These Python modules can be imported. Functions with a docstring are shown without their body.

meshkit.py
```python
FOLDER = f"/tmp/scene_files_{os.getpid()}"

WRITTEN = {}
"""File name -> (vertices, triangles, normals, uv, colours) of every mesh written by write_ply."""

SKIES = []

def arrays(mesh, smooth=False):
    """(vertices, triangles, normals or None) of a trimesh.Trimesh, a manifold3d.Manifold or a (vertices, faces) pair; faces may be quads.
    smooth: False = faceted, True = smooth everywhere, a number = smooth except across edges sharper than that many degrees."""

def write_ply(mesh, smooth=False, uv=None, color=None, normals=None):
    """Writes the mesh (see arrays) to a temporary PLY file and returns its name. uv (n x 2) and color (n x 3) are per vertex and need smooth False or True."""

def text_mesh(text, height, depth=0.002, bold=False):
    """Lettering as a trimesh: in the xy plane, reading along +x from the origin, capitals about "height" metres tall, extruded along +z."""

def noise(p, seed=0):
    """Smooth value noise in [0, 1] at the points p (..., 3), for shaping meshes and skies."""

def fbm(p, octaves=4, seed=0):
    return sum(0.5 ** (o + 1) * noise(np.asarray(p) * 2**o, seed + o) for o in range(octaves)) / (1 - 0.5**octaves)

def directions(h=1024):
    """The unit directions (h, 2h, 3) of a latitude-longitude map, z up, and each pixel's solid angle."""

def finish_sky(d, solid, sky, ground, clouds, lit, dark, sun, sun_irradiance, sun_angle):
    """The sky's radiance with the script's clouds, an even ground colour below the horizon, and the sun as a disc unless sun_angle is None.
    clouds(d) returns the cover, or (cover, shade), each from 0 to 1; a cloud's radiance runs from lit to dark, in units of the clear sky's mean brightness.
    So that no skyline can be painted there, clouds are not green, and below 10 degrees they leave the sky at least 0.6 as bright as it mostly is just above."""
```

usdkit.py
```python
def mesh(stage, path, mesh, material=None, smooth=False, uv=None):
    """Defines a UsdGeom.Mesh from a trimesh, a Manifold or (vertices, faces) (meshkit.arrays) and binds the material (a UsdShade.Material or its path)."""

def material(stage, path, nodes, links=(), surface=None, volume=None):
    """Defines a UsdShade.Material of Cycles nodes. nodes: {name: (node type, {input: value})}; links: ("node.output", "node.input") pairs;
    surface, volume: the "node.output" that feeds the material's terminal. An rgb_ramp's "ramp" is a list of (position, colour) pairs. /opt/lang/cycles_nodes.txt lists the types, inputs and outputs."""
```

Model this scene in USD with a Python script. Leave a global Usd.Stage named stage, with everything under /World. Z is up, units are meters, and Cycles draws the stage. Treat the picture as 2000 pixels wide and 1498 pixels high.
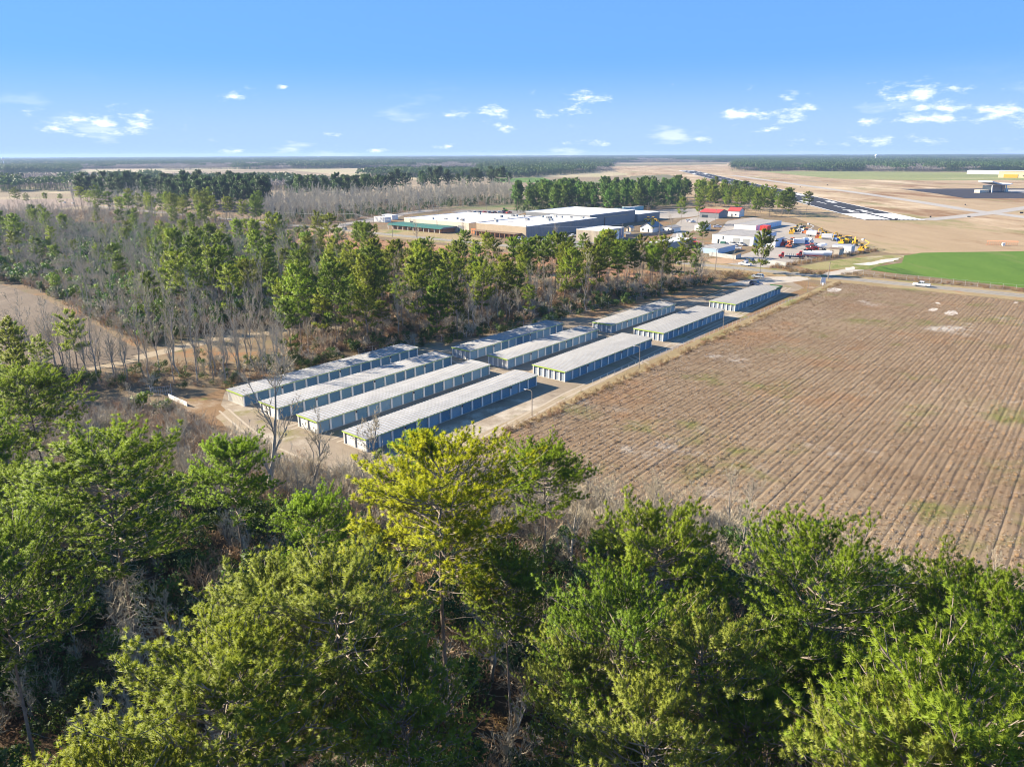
import math, numpy as np, trimesh, usdkit, meshkit
from pxr import Usd, UsdGeom, UsdLux, UsdShade, Gf, Sdf, Vt
from shapely.geometry import Polygon, Point, LineString
from shapely.ops import triangulate as _tri

stage = Usd.Stage.CreateInMemory()
UsdGeom.SetStageUpAxis(stage, UsdGeom.Tokens.z)
UsdGeom.SetStageMetersPerUnit(stage, 1.0)
world = UsdGeom.Xform.Define(stage, '/World')
stage.SetDefaultPrim(world.GetPrim())
UsdGeom.Scope.Define(stage, '/World/Looks')

# ---------------------------------------------------------------- camera
FPX, PITCH, ROLL, HC = 1388.0, math.radians(17.9055), math.radians(-0.2132), 48.66
_fw = np.array([0, math.cos(PITCH), -math.sin(PITCH)])
_up = np.array([0, math.sin(PITCH), math.cos(PITCH)])
_rt = np.array([1.0, 0, 0])
CR = math.cos(ROLL) * _rt + math.sin(ROLL) * _up
CU = -math.sin(ROLL) * _rt + math.cos(ROLL) * _up
cam = UsdGeom.Camera.Define(stage, '/World/camera')
cam.CreateHorizontalApertureAttr(36.0)
cam.CreateVerticalApertureAttr(36.0 * 766 / 1024)
cam.CreateFocalLengthAttr(36.0 * FPX / 2000)
cam.CreateClippingRangeAttr((0.5, 60000.0))
cam.AddTransformOp().Set(Gf.Matrix4d(*CR, 0, *CU, 0, *(-_fw), 0, 0, 0, HC, 1))
EXPOSURE = 1.9
cam.CreateExposureAttr(EXPOSURE)

# ---------------------------------------------------------------- sun and sky
SUN_AZ, SUN_EL = math.radians(-71.5), math.radians(25.5)
SUN = np.array([math.sin(SUN_AZ) * math.cos(SUN_EL), math.cos(SUN_AZ) * math.cos(SUN_EL), math.sin(SUN_EL)])
sun = UsdLux.DistantLight.Define(stage, '/World/sun')
sun.CreateIntensityAttr(1.25)
sun.CreateAngleAttr(0.55)
sun.CreateNormalizeAttr(True)
sun.CreateColorAttr((1.0, 0.87, 0.69))
_z = SUN; _x = np.cross([0, 0, 1.0], _z); _x /= np.linalg.norm(_x); _y = np.cross(_z, _x)
sun.AddTransformOp().Set(Gf.Matrix4d(*_x, 0, *_y, 0, *_z, 0, 0, 0, 500, 1))

def direction(px, py):
    d = _fw + ((px - 1000) / FPX) * CR - ((py - 749) / FPX) * CU
    return d / np.linalg.norm(d)

def make_sky():
    n = {'sky': ('sky_texture', dict(sky_type='single_scattering', sun_disc=False, sun_elevation=SUN_EL, sun_rotation=SUN_AZ,
                                     altitude=3000.0, air_density=1.0, aerosol_density=0.6, ozone_density=0.4)),
         'tc': ('texture_coordinate', {}), 'sep': ('separate_xyz', {}),
         'az': ('math', dict(math_type='arctan2')), 'el': ('math', dict(math_type='arcsine')),
         'gam': ('gamma', dict(gamma=0.20)),
         'grade': ('hsv', dict(hue=0.5, saturation=1.06, value=1.85, fac=1.0)),
         'tint': ('mix', dict(mix_type='multiply', fac=1.0, color2=(0.255, 0.575, 1.16))),
         'low': ('map_range', dict(range_type='smoothstep', from_min=0.12, from_max=0.012, to_min=0.0, to_max=0.96)), 'air': ('mix', dict(color2=(1.36, 2.0, 3.05))),
         'uv': ('combine_xyz', {}), 'uvs': ('mapping', dict(scale=(34.0, 95.0, 1.0))),
         'nz': ('noise_texture', dict(dimensions='2D', scale=1.0, detail=6.0, roughness=0.62)),
         'bigmap': ('mapping', dict(scale=(7.0, 30.0, 1.0), location=(3.3, 1.7, 0.0))),
         'big': ('noise_texture', dict(dimensions='2D', scale=1.0, detail=4.0, roughness=0.55)),
         'bigr': ('map_range', dict(range_type='smoothstep', from_min=0.60, from_max=0.75, to_min=0.0, to_max=0.55)),
         'band': ('map_range', dict(range_type='smoothstep', from_min=0.10, from_max=0.0, to_min=0.0, to_max=1.0)),
         'scat': ('math', dict(math_type='multiply')),
         'bg': ('background_shader', dict(strength=0.095)), 'cl': ('mix', {}), 'cc': ('mix', dict(color1=(2.9, 3.3, 3.95), color2=(4.4, 4.45, 4.5))),
         'mx': ('math', dict(math_type='maximum', value1=0.0, value2=0.0)), 'cap': ('math', dict(math_type='multiply', value2=0.88))}
    l = [('tc.generated', 'sep.vector'), ('sep.x', 'az.value1'), ('sep.y', 'az.value2'), ('sep.z', 'el.value1'),
         ('az.value', 'uv.x'), ('el.value', 'uv.y'), ('uv.vector', 'uvs.vector'), ('uvs.vector', 'nz.vector'),
         ('uv.vector', 'bigmap.vector'), ('bigmap.vector', 'big.vector'), ('big.fac', 'bigr.value'), ('el.value', 'band.value'),
         ('bigr.result', 'scat.value1'), ('band.result', 'scat.value2'), ('sky.color', 'gam.color'), ('gam.color', 'grade.color'), ('grade.color', 'tint.color1'), ('tint.color', 'air.color1'), ('el.value', 'low.value'), ('low.result', 'air.fac')]
    # the cumulus of the day: (px, py, half width px, half height px, strength)
    clouds = [(1800, 186, 62, 20, 1.25), (1810, 213, 85, 11, .9), (1690, 242, 28, 8, .9), (1850, 232, 75, 9, .9), (1965, 222, 60, 16, 1.2),
              (1448, 225, 34, 12, 1.2), (1524, 226, 40, 12, 1.25), (1572, 208, 34, 9, 1.0), (1544, 188, 24, 8, 1.0), (1500, 256, 40, 7, .8),
              (1140, 192, 42, 14, 1.1), (1120, 214, 28, 8, 1.1), (1062, 224, 28, 9, .9), (957, 221, 32, 13, 1.1), (893, 223, 30, 10, .9),
              (992, 247, 24, 9, 1.0), (470, 188, 30, 10, 1.1), (200, 240, 115, 22, .85), (405, 274, 36, 6, .8), (877, 286, 26, 7, 1.0),
              (1466, 172, 14, 6, .7), (553, 171, 12, 5, .6), (470, 295, 40, 6, .7), (735, 295, 30, 5, .6), (1160, 282, 50, 6, .7), (640, 262, 26, 5, .6),
              (1315, 166, 10, 5, .35), (1040, 182, 10, 6, .5), (1985, 150, 16, 8, .7), (1380, 275, 40, 6, .5), (1700, 275, 200, 10, .45)]
    prev = 'scat.value'
    for i, (px, py, w, h, s) in enumerate(clouds):
        d = direction(px, py)
        a0, e0 = math.atan2(d[0], d[1]), math.asin(d[2])
        wa, ha = w / FPX * 1.12, h / FPX * 1.25
        n[f'm{i}'] = ('vector_math', dict(math_type='multiply_add', vector2=(1 / wa, 1 / ha, 0.0), vector3=(-a0 / wa, -e0 / ha, 0.0)))
        n[f'd{i}'] = ('vector_math', dict(math_type='length'))
        n[f's{i}'] = ('math', dict(math_type='multiply_add', value2=-0.62, value3=0.18 + 0.3 * s))
        n[f'x{i}'] = ('math', dict(math_type='maximum'))
        l += [('uv.vector', f'm{i}.vector1'), (f'm{i}.vector', f'd{i}.vector1'), (f'd{i}.value', f's{i}.value1'),
              (prev if i else 'zero.value', f'x{i}.value1'), (f's{i}.value', f'x{i}.value2')]
        prev = f'x{i}.value'
    n['zero'] = ('value', dict(value=-1.0))
    n['add'] = ('math', dict(math_type='add'))
    n['nza'] = ('math', dict(math_type='multiply_add', value2=2.2, value3=-0.62))
    n['thr'] = ('map_range', dict(range_type='smoothstep', from_min=0.46, from_max=1.30, to_min=0.0, to_max=0.95))
    l += [(prev, 'add.value1'), ('nz.fac', 'nza.value1'), ('nza.value', 'add.value2'), ('add.value', 'thr.value'), ('thr.result', 'mx.value1'), ('scat.value', 'mx.value2'),
          ('mx.value', 'cap.value1'), ('cap.value', 'cl.fac'), ('mx.value', 'cc.fac'), ('cc.color', 'cl.color2'), ('air.color', 'cl.color1'), ('cl.color', 'bg.color')]
    m = usdkit.material(stage, '/World/Looks/sky', n, l, surface='bg.background')
    dome = UsdLux.DomeLight.Define(stage, '/World/sky')
    UsdShade.MaterialBindingAPI.Apply(dome.GetPrim()).Bind(m)
    dome.GetPrim().SetCustomDataByKey('kind', 'structure')
make_sky()

# ---------------------------------------------------------------- helpers
def G(px, py, z=0.0):
    """the point of the plane z seen at a pixel of the 2000 px photograph"""
    d = _fw + ((px - 1000) / FPX) * CR - ((py - 749) / FPX) * CU
    t = (z - HC) / d[2]
    return np.array([t * d[0], t * d[1], z])

_used = {}
def numbered(name):
    k = _used.get(name, 0); _used[name] = k + 1
    return name if k == 0 else f'{name}_{k:03d}'

_pused = {}
def part_path(parent, name):
    k = _pused.get((parent, name), 0); _pused[(parent, name)] = k + 1
    return f'{parent}/{name}' + ('' if k == 0 else f'_{k:03d}')

def tagp(prim, label=None, cat=None, group=None, kind=None):
    for k, v in (('label', label), ('category', cat), ('group', group), ('kind', kind)):
        if v: prim.SetCustomDataByKey(k, v)
    return prim

def thing(name, label, cat, loc=(0, 0, 0), rot=0.0, group=None, scale=None, ref=None, tilt=None, kind=None):
    path = '/World/' + numbered(name)
    x = UsdGeom.Xform.Define(stage, path)
    x.AddTranslateOp().Set(Gf.Vec3d(*[float(v) for v in loc]))
    if rot or tilt:
        if tilt: x.AddRotateXYZOp().Set(Gf.Vec3f(tilt[0], tilt[1], float(rot)))
        else: x.AddRotateZOp().Set(float(rot))
    if scale is not None: x.AddScaleOp().Set(Gf.Vec3f(*(scale if np.ndim(scale) else (scale,) * 3)))
    p = x.GetPrim()
    if ref:
        p.GetReferences().AddInternalReference(ref); p.SetInstanceable(True)
    tagp(p, label, cat, group, kind)
    return path

def part(parent, name, mesh, m, smooth=False, label=None, kind=None):
    p = usdkit.mesh(stage, part_path(parent, name), mesh[:2] if isinstance(mesh, tuple) else mesh, m, smooth)
    if isinstance(mesh, tuple) and len(mesh) == 3:      # leaves carry the direction their cluster faces
        p.CreateNormalsAttr(Vt.Vec3fArray.FromNumpy(np.ascontiguousarray(mesh[2], np.float32))); p.SetNormalsInterpolation('vertex')
    if label or kind: tagp(p.GetPrim(), label, None, None, kind)
    return str(p.GetPath())

def single(name, mesh, m, label=None, cat=None, group=None, kind=None, smooth=False):
    p = usdkit.mesh(stage, '/World/' + numbered(name), mesh, m, smooth)
    tagp(p.GetPrim(), label, cat, group, kind)
    return str(p.GetPath())

stage.CreateClassPrim('/World/Kinds')
def kind_of(name):
    return str(stage.DefinePrim('/World/Kinds/' + name, 'Xform').GetPath())

class MB:
    """collects simple solids into one mesh"""
    def __init__(self): self.v, self.f, self.n = [], [], 0
    def add(self, v, f):
        v = np.asarray(v, float); f = np.asarray(f, int)
        if f.shape[1] == 4: f = np.vstack([f[:, [0, 1, 2]], f[:, [0, 2, 3]]])
        self.v.append(v); self.f.append(f + self.n); self.n += len(v); return self
    def box(self, x0, x1, y0, y1, z0, z1):
        v = [(x, y, z) for x in (x0, x1) for y in (y0, y1) for z in (z0, z1)]
        f = [(0, 1, 3, 2), (4, 6, 7, 5), (0, 4, 5, 1), (2, 3, 7, 6), (0, 2, 6, 4), (1, 5, 7, 3)]
        return self.add(v, f)
    def prism(self, poly, a, b, axis='y'):
        """extrudes a 2-D outline; axis y: outline in x,z; axis x: outline in y,z; axis z: outline in x,y"""
        p = Polygon(poly); p = p if p.exterior.is_ccw else Polygon(list(p.exterior.coords)[::-1])
        m = trimesh.creation.extrude_polygon(p, b - a)
        v = np.array(m.vertices); f = np.array(m.faces); v[:, 2] += a
        if axis == 'y': v = v[:, [0, 2, 1]]; f = f[:, ::-1]
        elif axis == 'x': v = v[:, [2, 0, 1]]
        return self.add(v, f)
    def tube(self, pts, r, sides=6):
        pts = np.asarray(pts, float); r = np.broadcast_to(r, len(pts))
        v, f = tubes(pts[None], np.asarray(r)[None], sides); return self.add(v, f)
    def cyl(self, c, r, a, b, axis='z', sides=12):
        ang = np.arange(sides) * 2 * np.pi / sides
        ring = np.stack([np.cos(ang) * r, np.sin(ang) * r], 1)
        v = np.vstack([np.c_[ring, np.full(sides, a)], np.c_[ring, np.full(sides, b)], [[0, 0, a], [0, 0, b]]])
        f = []
        for i in range(sides):
            j = (i + 1) % sides
            f += [(i, j, sides + j), (i, sides + j, sides + i), (2 * sides, j, i), (2 * sides + 1, sides + i, sides + j)]
        if axis == 'x': v = v[:, [2, 0, 1]]
        elif axis == 'y': v = v[:, [1, 2, 0]]
        return self.add(v + np.asarray(c, float), f)
    def out(self): return np.vstack(self.v), np.vstack(self.f)

def tubes(P, R, sides=3, caps=False):
    """many polylines with the same number of points as tapered tubes: P (N,K,3), R (N,K)"""
    N, K = P.shape[:2]
    t = np.gradient(P, axis=1); t /= np.linalg.norm(t, axis=2, keepdims=True) + 1e-9
    h = np.where(np.abs(t[..., 2:]) < 0.85, [0, 0, 1.0], [1.0, 0, 0])
    a = np.cross(t, h); a /= np.linalg.norm(a, axis=2, keepdims=True) + 1e-9
    b = np.cross(t, a)
    ang = np.arange(sides) * 2 * np.pi / sides
    V = P[:, :, None] + R[:, :, None, None] * (np.cos(ang)[:, None] * a[:, :, None] + np.sin(ang)[:, None] * b[:, :, None])
    n, k, s = np.meshgrid(np.arange(N), np.arange(K - 1), np.arange(sides), indexing='ij')
    i = lambda k_, s_: (n * K + k_) * sides + s_ % sides
    q = np.stack([i(k, s), i(k, s + 1), i(k + 1, s + 1), i(k + 1, s)], -1).reshape(-1, 4)
    return V.reshape(-1, 3), np.vstack([q[:, [0, 1, 2]], q[:, [0, 2, 3]]])

def unit(v): return v / (np.linalg.norm(v, axis=-1, keepdims=True) + 1e-9)

def merge(*ms):
    v, f, n = [], [], 0
    for a, b in ms:
        v.append(a); f.append(np.asarray(b) + n); n += len(a)
    return np.vstack(v), np.vstack(f)

# ---------------------------------------------------------------- materials
L = '/World/Looks/'
def mat(name, color, rough=0.6, metallic=0.0, vary=0.0, vscale=1.5, spec=0.3, bump=0.0, bscale=20.0, hue=0.0):
    """plain surface with a little uneven tone and relief"""
    n = {'p': ('principled_bsdf', dict(roughness=rough, metallic=metallic, specular_ior_level=spec, base_color=color))}
    l = []
    if vary or bump:
        n['g'] = ('geometry', {})
    if vary:
        c = np.array(color)
        n['nz'] = ('noise_texture', dict(scale=vscale, detail=5.0, roughness=0.65))
        n['r'] = ('rgb_ramp', dict(ramp=[(0.25, tuple(c * (1 - vary))), (0.5, tuple(c)), (0.75, tuple(np.clip(c * (1 + vary) * (1, 1 - hue, 1 - 2 * hue), 0, .95)))]))
        l += [('g.position', 'nz.vector'), ('nz.fac', 'r.fac'), ('r.color', 'p.base_color')]
    if bump:
        n['bn'] = ('noise_texture', dict(scale=bscale, detail=4.0)); n['b'] = ('bump', dict(strength=bump, distance=0.05))
        l += [('g.position', 'bn.vector'), ('bn.fac', 'b.height'), ('b.normal', 'p.normal')]
    return usdkit.material(stage, L + name, n, l, surface='p.BSDF')

def ground_mat(name, cols, s1=0.05, s2=0.8, s3=6.0, rough=0.95, bump=0.6, bscale=3.0, stretch=None, patch=None, w2=0.35, w3=0.3):
    cols = [tuple(.81 * x for x in c) for c in cols]; patch = [(tuple(.81 * x for x in q[0]), *q[1:]) for q in (patch or [])]
    """earth or grass: three octaves of patches over a ramp of colours; patch = (colour, scale, from, to)"""
    n = {'g': ('geometry', {}), 'mp': ('mapping', dict(scale=stretch[0], rotation=(0, 0, stretch[1])) if stretch else {}),
         'a': ('noise_texture', dict(scale=s1, detail=6.0, roughness=0.6, distortion=0.4)),
         'b': ('noise_texture', dict(scale=s2, detail=5.0, roughness=0.65)), 'c': ('noise_texture', dict(scale=s3, detail=3.0, roughness=0.7)),
         'm1': ('mix_float', dict(fac=w2)), 'm2': ('mix_float', dict(fac=w3)),
         'r': ('rgb_ramp', dict(ramp=[(0.30 + 0.40 * i / (len(cols) - 1), c) for i, c in enumerate(cols)])),
         'p': ('principled_bsdf', dict(roughness=rough, specular_ior_level=0.1)),
         'bn': ('noise_texture', dict(scale=bscale, detail=6.0, roughness=0.7)), 'bp': ('bump', dict(strength=bump, distance=0.25))}
    l = [('g.position', 'mp.vector'), ('mp.vector', 'a.vector'), ('mp.vector', 'b.vector'), ('g.position', 'c.vector'), ('g.position', 'bn.vector'),
         ('a.fac', 'm1.a'), ('b.fac', 'm1.b'), ('m1.result', 'm2.a'), ('c.fac', 'm2.b'), ('m2.result', 'r.fac'),
         ('bn.fac', 'bp.height'), ('bp.normal', 'p.normal')]
    last = 'r.color'
    for k, (pc, ps, p0, p1) in enumerate(patch or []):
        n[f'pn{k}'] = ('noise_texture', dict(scale=ps, detail=7.0, roughness=0.68)); n[f'pr{k}'] = ('map_range', dict(range_type='smoothstep', from_min=p0, from_max=p1, to_min=0.0, to_max=1.0))
        n[f'po{k}'] = ('mapping', dict(location=(31.7 * (k + 1), 12.3 * (k + 1), 5.0 * k)))
        n[f'pm{k}'] = ('mix', dict(color2=pc))
        l += [('mp.vector', f'po{k}.vector'), (f'po{k}.vector', f'pn{k}.vector'), (f'pn{k}.fac', f'pr{k}.value'), (f'pr{k}.result', f'pm{k}.fac'), (last, f'pm{k}.color1')]
        last = f'pm{k}.color'
    l.append((last, 'p.base_color'))
    return usdkit.material(stage, L + name, n, l, surface='p.BSDF')

def leaf_mat(name, c1, c2, trans=0.35, hspread=0.02, vspread=0.35, tint=None):
    """leaves or needles: each leaf and each copy varies in tone; light passes through"""
    n = {'g': ('geometry', {}), 'o': ('object_info', {}), 'mixc': ('mix', dict(color1=c1, color2=c2)),
         'hv': ('hsv', dict(saturation=1.0, fac=1.0)),
         'hm': ('map_range', dict(from_min=0.0, from_max=1.0, to_min=0.5 - hspread, to_max=0.5 + hspread)),
         'vm': ('map_range', dict(from_min=0.0, from_max=1.0, to_min=1 - vspread, to_max=1 + vspread)),
         'd': ('principled_bsdf', dict(roughness=0.55, specular_ior_level=0.25)), 't': ('translucent_bsdf', {}),
         'tg': ('mix', dict(mix_type='multiply', fac=1.0, color2=tint or (1.35, 1.25, 0.5))), 'mc': ('mix_closure', dict(fac=trans)),
         'rr': ('math', dict(math_type='multiply', value2=7.31)), 'rf': ('math', dict(math_type='fraction'))}
    l = [('g.random_per_island', 'mixc.fac'), ('o.random', 'rr.value1'), ('rr.value', 'rf.value1'), ('o.random', 'hm.value'), ('rf.value', 'vm.value'),
         ('hm.result', 'hv.hue'), ('vm.result', 'hv.value'), ('mixc.color', 'hv.color'), ('hv.color', 'd.base_color'), ('hv.color', 'tg.color1'),
         ('tg.color', 't.color'), ('d.BSDF', 'mc.closure1'), ('t.BSDF', 'mc.closure2')]
    return usdkit.material(stage, L + name, n, l, surface='mc.closure')
# ---------------------------------------------------------------- the ground
BE = np.array([math.sin(math.radians(39.854)), math.cos(math.radians(39.854)), 0])    # along the storage rows and the crop rows
BN = np.array([BE[1], -BE[0], 0])
ROT = -39.854
def W(pts, z=0.0): return np.array([G(*p)[:2] for p in pts])
def wobble(poly, amp, step, seed=0):
    """densified outline with an uneven natural edge"""
    ls = LineString(np.vstack([poly, poly[:1]])); n = max(8, int(ls.length / step))
    p = np.array([ls.interpolate(i / n, normalized=True).coords[0] for i in range(n)])
    q = np.c_[p / (step * 4), np.full(n, seed * 7.7)]
    d = np.stack([meshkit.fbm(q, 4, seed) - .5, meshkit.fbm(q + 91.3, 4, seed + 9) - .5], 1)
    return p + d * 2 * amp
def flat(poly, z):
    pg = Polygon(poly).buffer(0)
    if pg.geom_type != 'Polygon': pg = max(pg.geoms, key=lambda g: g.area)
    v, f = trimesh.creation.triangulate_polygon(pg)
    v = np.c_[v, np.full(len(v), z)]
    n = np.cross(v[f[:, 1]] - v[f[:, 0]], v[f[:, 2]] - v[f[:, 0]])[:, 2]
    f = np.where((n < 0)[:, None], f[:, ::-1], f)
    return v, f
def sheet(name, poly, z, m, amp=0.0, step=2.0, seed=0, label=None):
    poly = np.asarray(poly, float)
    if amp: poly = wobble(poly, amp, step, seed)
    single(name, flat(poly, z), m, label=label, kind='structure')
    return Polygon(poly).buffer(0)

m_earth = ground_mat('earth', [(.10, .075, .045), (.17, .125, .075), (.22, .165, .10), (.20, .17, .085)], s1=.02, s2=.35, s3=3.0,
                     patch=[((.27, .14, .06), .06, .52, .66), ((.13, .14, .05), .045, .55, .68), ((.28, .23, .16), .11, .56, .7)])
m_far = ground_mat('far_earth', [(.16, .125, .08), (.24, .19, .12), (.33, .26, .17)], s1=.0016, s2=.012, s3=.2, bump=.2,
                   patch=[((.13, .17, .06), .0022, .52, .6), ((.40, .32, .21), .003, .55, .62)])
RG = 13000.0
_a = np.linspace(0, 2 * np.pi, 49)[:-1]
_rad = [0, 120, 420, 1200, 3000, 6500, RG]
_v = [[0, 0, 0.0]]; _f = []
for r in _rad[1:]: _v += [[r * math.sin(t), r * math.cos(t), 0.0] for t in _a]
for i in range(48): _f.append((0, 1 + (i + 1) % 48, 1 + i))
for k in range(len(_rad) - 2):
    for i in range(48):
        a, b = 1 + k * 48 + i, 1 + k * 48 + (i + 1) % 48
        _f += [(a, b, b + 48), (a, b + 48, a + 48)]
single('ground', (np.array(_v), np.array(_f)), m_earth, kind='structure')

# farmland far off: everything beyond about 620 m
_far = np.array([[-9000, 660], [-1400, 660], [-350, 700], [0, 660], [150, 700], [420, 640], [900, 420], [2200, 300], [9000, 300], [9000, 12000], [-9000, 12000]], float)
single('farmland', flat(_far, 0.02), m_far, kind='structure')

# field right of the storage rows
def en(e, n): return BE[:2] * e + BN[:2] * n
def to_en(p): p = np.asarray(p)[..., :2]; return p @ BE[:2], p @ BN[:2]
m_soil = ground_mat('field_soil', [(.165, .11, .065), (.225, .16, .10), (.28, .21, .135), (.325, .26, .18)], s1=.035, s2=.4, s3=5.0, bump=.8, bscale=6.0,
                    stretch=((1, 1, 1), 0), patch=[((.42, .35, .26), 1.7, .60, .72), ((.13, .08, .045), 1.1, .55, .68), ((.44, .40, .34), .045, .585, .74), ((.27, .16, .085), .028, .54, .68), ((.17, .165, .055), .05, .53, .68)])
_road_a, _road_b = G(2000, 578)[:2], G(600, 443)[:2]
RD = (_road_b - _road_a) / np.linalg.norm(_road_b - _road_a)
RN = np.array([-RD[1], RD[0]]); RN = RN if RN @ BE[:2] > 0 else -RN            # away from the field
e_left, n_left = to_en(W([(935, 905), (1280, 715), (1602, 561)]))
N0 = float(np.median(n_left)) + .2
e_far = float(_road_a @ BE[:2]) - 13.0
FIELD_N, FIELD_E = (N0, N0 + 230), (74.0, e_far)
def e_near(n): return np.clip(74.0 + (n + 65) * .25, 70, 112)
def make_field():
    """tilled strips: a ridge every 0.965 m, every second furrow pressed deeper by wheels"""
    sp = 0.965; nr = int((FIELD_N[1] - FIELD_N[0]) / sp)
    E_ = np.linspace(0, 1, 52)
    prof = []
    for i in range(nr):
        n = FIELD_N[0] + i * sp
        prof += [(n, .03 if i % 2 else .085), (n + .14, .055 if i % 2 else .095), (n + .38, .11), (n + .58, .11), (n + .83, .095 if i % 2 else .055)]
    prof = np.array(prof)
    e, k = np.meshgrid(E_, np.arange(len(prof)), indexing='ij')
    n = prof[k, 0]; z = prof[k, 1]
    e = e_near(n) + e * (FIELD_E[1] - e_near(n))
    wob = meshkit.fbm(np.stack([e * .04, n * .05, e * 0], -1), 3, 4) - .5
    n2 = n + wob * .25
    dep = meshkit.noise(np.stack([np.floor(k / 5) * 1.73, e * .02, e * 0], -1), 12); z = .11 - (.11 - z) * (.6 + .75 * dep)
    z = z + .06 * (meshkit.noise(np.stack([e * .33, n * 1.3, e * 0], -1), 8) - .5) + .012
    xy = e[..., None] * BE[:2] + n2[..., None] * BN[:2]
    v = np.concatenate([xy, z[..., None]], -1).reshape(-1, 3)
    m = len(prof); i, j = np.meshgrid(np.arange(len(E_) - 1), np.arange(m - 1), indexing='ij')
    q = np.stack([i * m + j, i * m + j + 1, (i + 1) * m + j + 1, (i + 1) * m + j], -1).reshape(-1, 4)
    q = q[:, ::-1]
    f = np.vstack([q[:, [0, 1, 2]], q[:, [0, 2, 3]]])
    nn = np.cross(v[f[0, 1]] - v[f[0, 0]], v[f[0, 2]] - v[f[0, 0]])
    if nn[2] < 0: f = f[:, ::-1]
    single('crop_field', (v, f), m_soil, kind='structure')
make_field()

# gravel yard of the storage units, its grass edges and the tracks
m_gravel = ground_mat('gravel', [(.19, .15, .105), (.27, .22, .16), (.36, .305, .235)], s1=.06, s2=.7, s3=9.0, bump=.3,
                      patch=[((.20, .18, .07), .07, .54, .68), ((.45, .40, .32), .05, .54, .66), ((.15, .125, .10), .11, .58, .7)])
m_pine_straw = ground_mat('pine_straw', [(.15, .085, .04), (.23, .145, .075), (.31, .21, .12)], s1=.07, s2=.6, s3=6.0,
                          patch=[((.20, .20, .05), .09, .54, .66), ((.36, .30, .22), .06, .56, .7)])
m_sand = ground_mat('sandy_track', [(.25, .19, .12), (.34, .275, .185), (.42, .35, .255)], s1=.08, s2=.7, s3=7.0, patch=[((.22, .20, .09), .12, .57, .7)])
m_verge = ground_mat('dry_grass', [(.21, .16, .08), (.31, .24, .13), (.40, .31, .18)], s1=.06, s2=.8, s3=5.0, bump=.8,
                     patch=[((.16, .19, .05), .05, .52, .66), ((.33, .17, .08), .04, .58, .7)])
sheet('yard_edge', W([(330, 790), (420, 845), (560, 960), (690, 975), (880, 915), (1110, 790), (1320, 690), (1480, 612), (1604, 558), (1545, 541), (1400, 545), (1240, 580),
                      (1060, 632), (900, 668), (760, 690), (600, 730), (430, 760)]), .008, m_pine_straw, 2.2, 2.0, 1)
sheet('gravel_yard', W([(430, 792), (480, 842), (560, 888), (665, 925), (790, 930), (905, 885), (1110, 778), (1320, 680), (1480, 603), (1570, 563), (1540, 546), (1478, 549),
                        (1380, 580), (1290, 584), (1160, 622), (1075, 618), (900, 668), (800, 668), (640, 708), (450, 752)]), .014, m_gravel, 1.2, 2.0, 2)
sheet('field_edge', np.array([en(e, n) for e, n in [(60, N0 - 3.5), (120, N0 - 3.8), (200, N0 - 3.6), (e_far + 2, N0 - 3.5), (e_far + 6, N0 + 1), (e_far, N0 + .6), (60, N0 + .6)]]), .02, m_verge, .6, 1.5, 3)
sheet('sandy_track', W([(420, 815), (500, 880), (620, 935), (760, 935), (905, 893), (1060, 806), (1200, 735), (1200, 727), (1050, 795), (890, 872), (760, 915), (650, 915), (520, 862), (440, 800)]), .024, m_sand, .9, 1.5, 5)
sheet('dirt_lane', W([(120, 735), (240, 712), (420, 668), (560, 650), (700, 639), (700, 632), (560, 643), (420, 658), (230, 703), (110, 726)]), .012, m_sand, 1.0, 2.0, 6)
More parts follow.
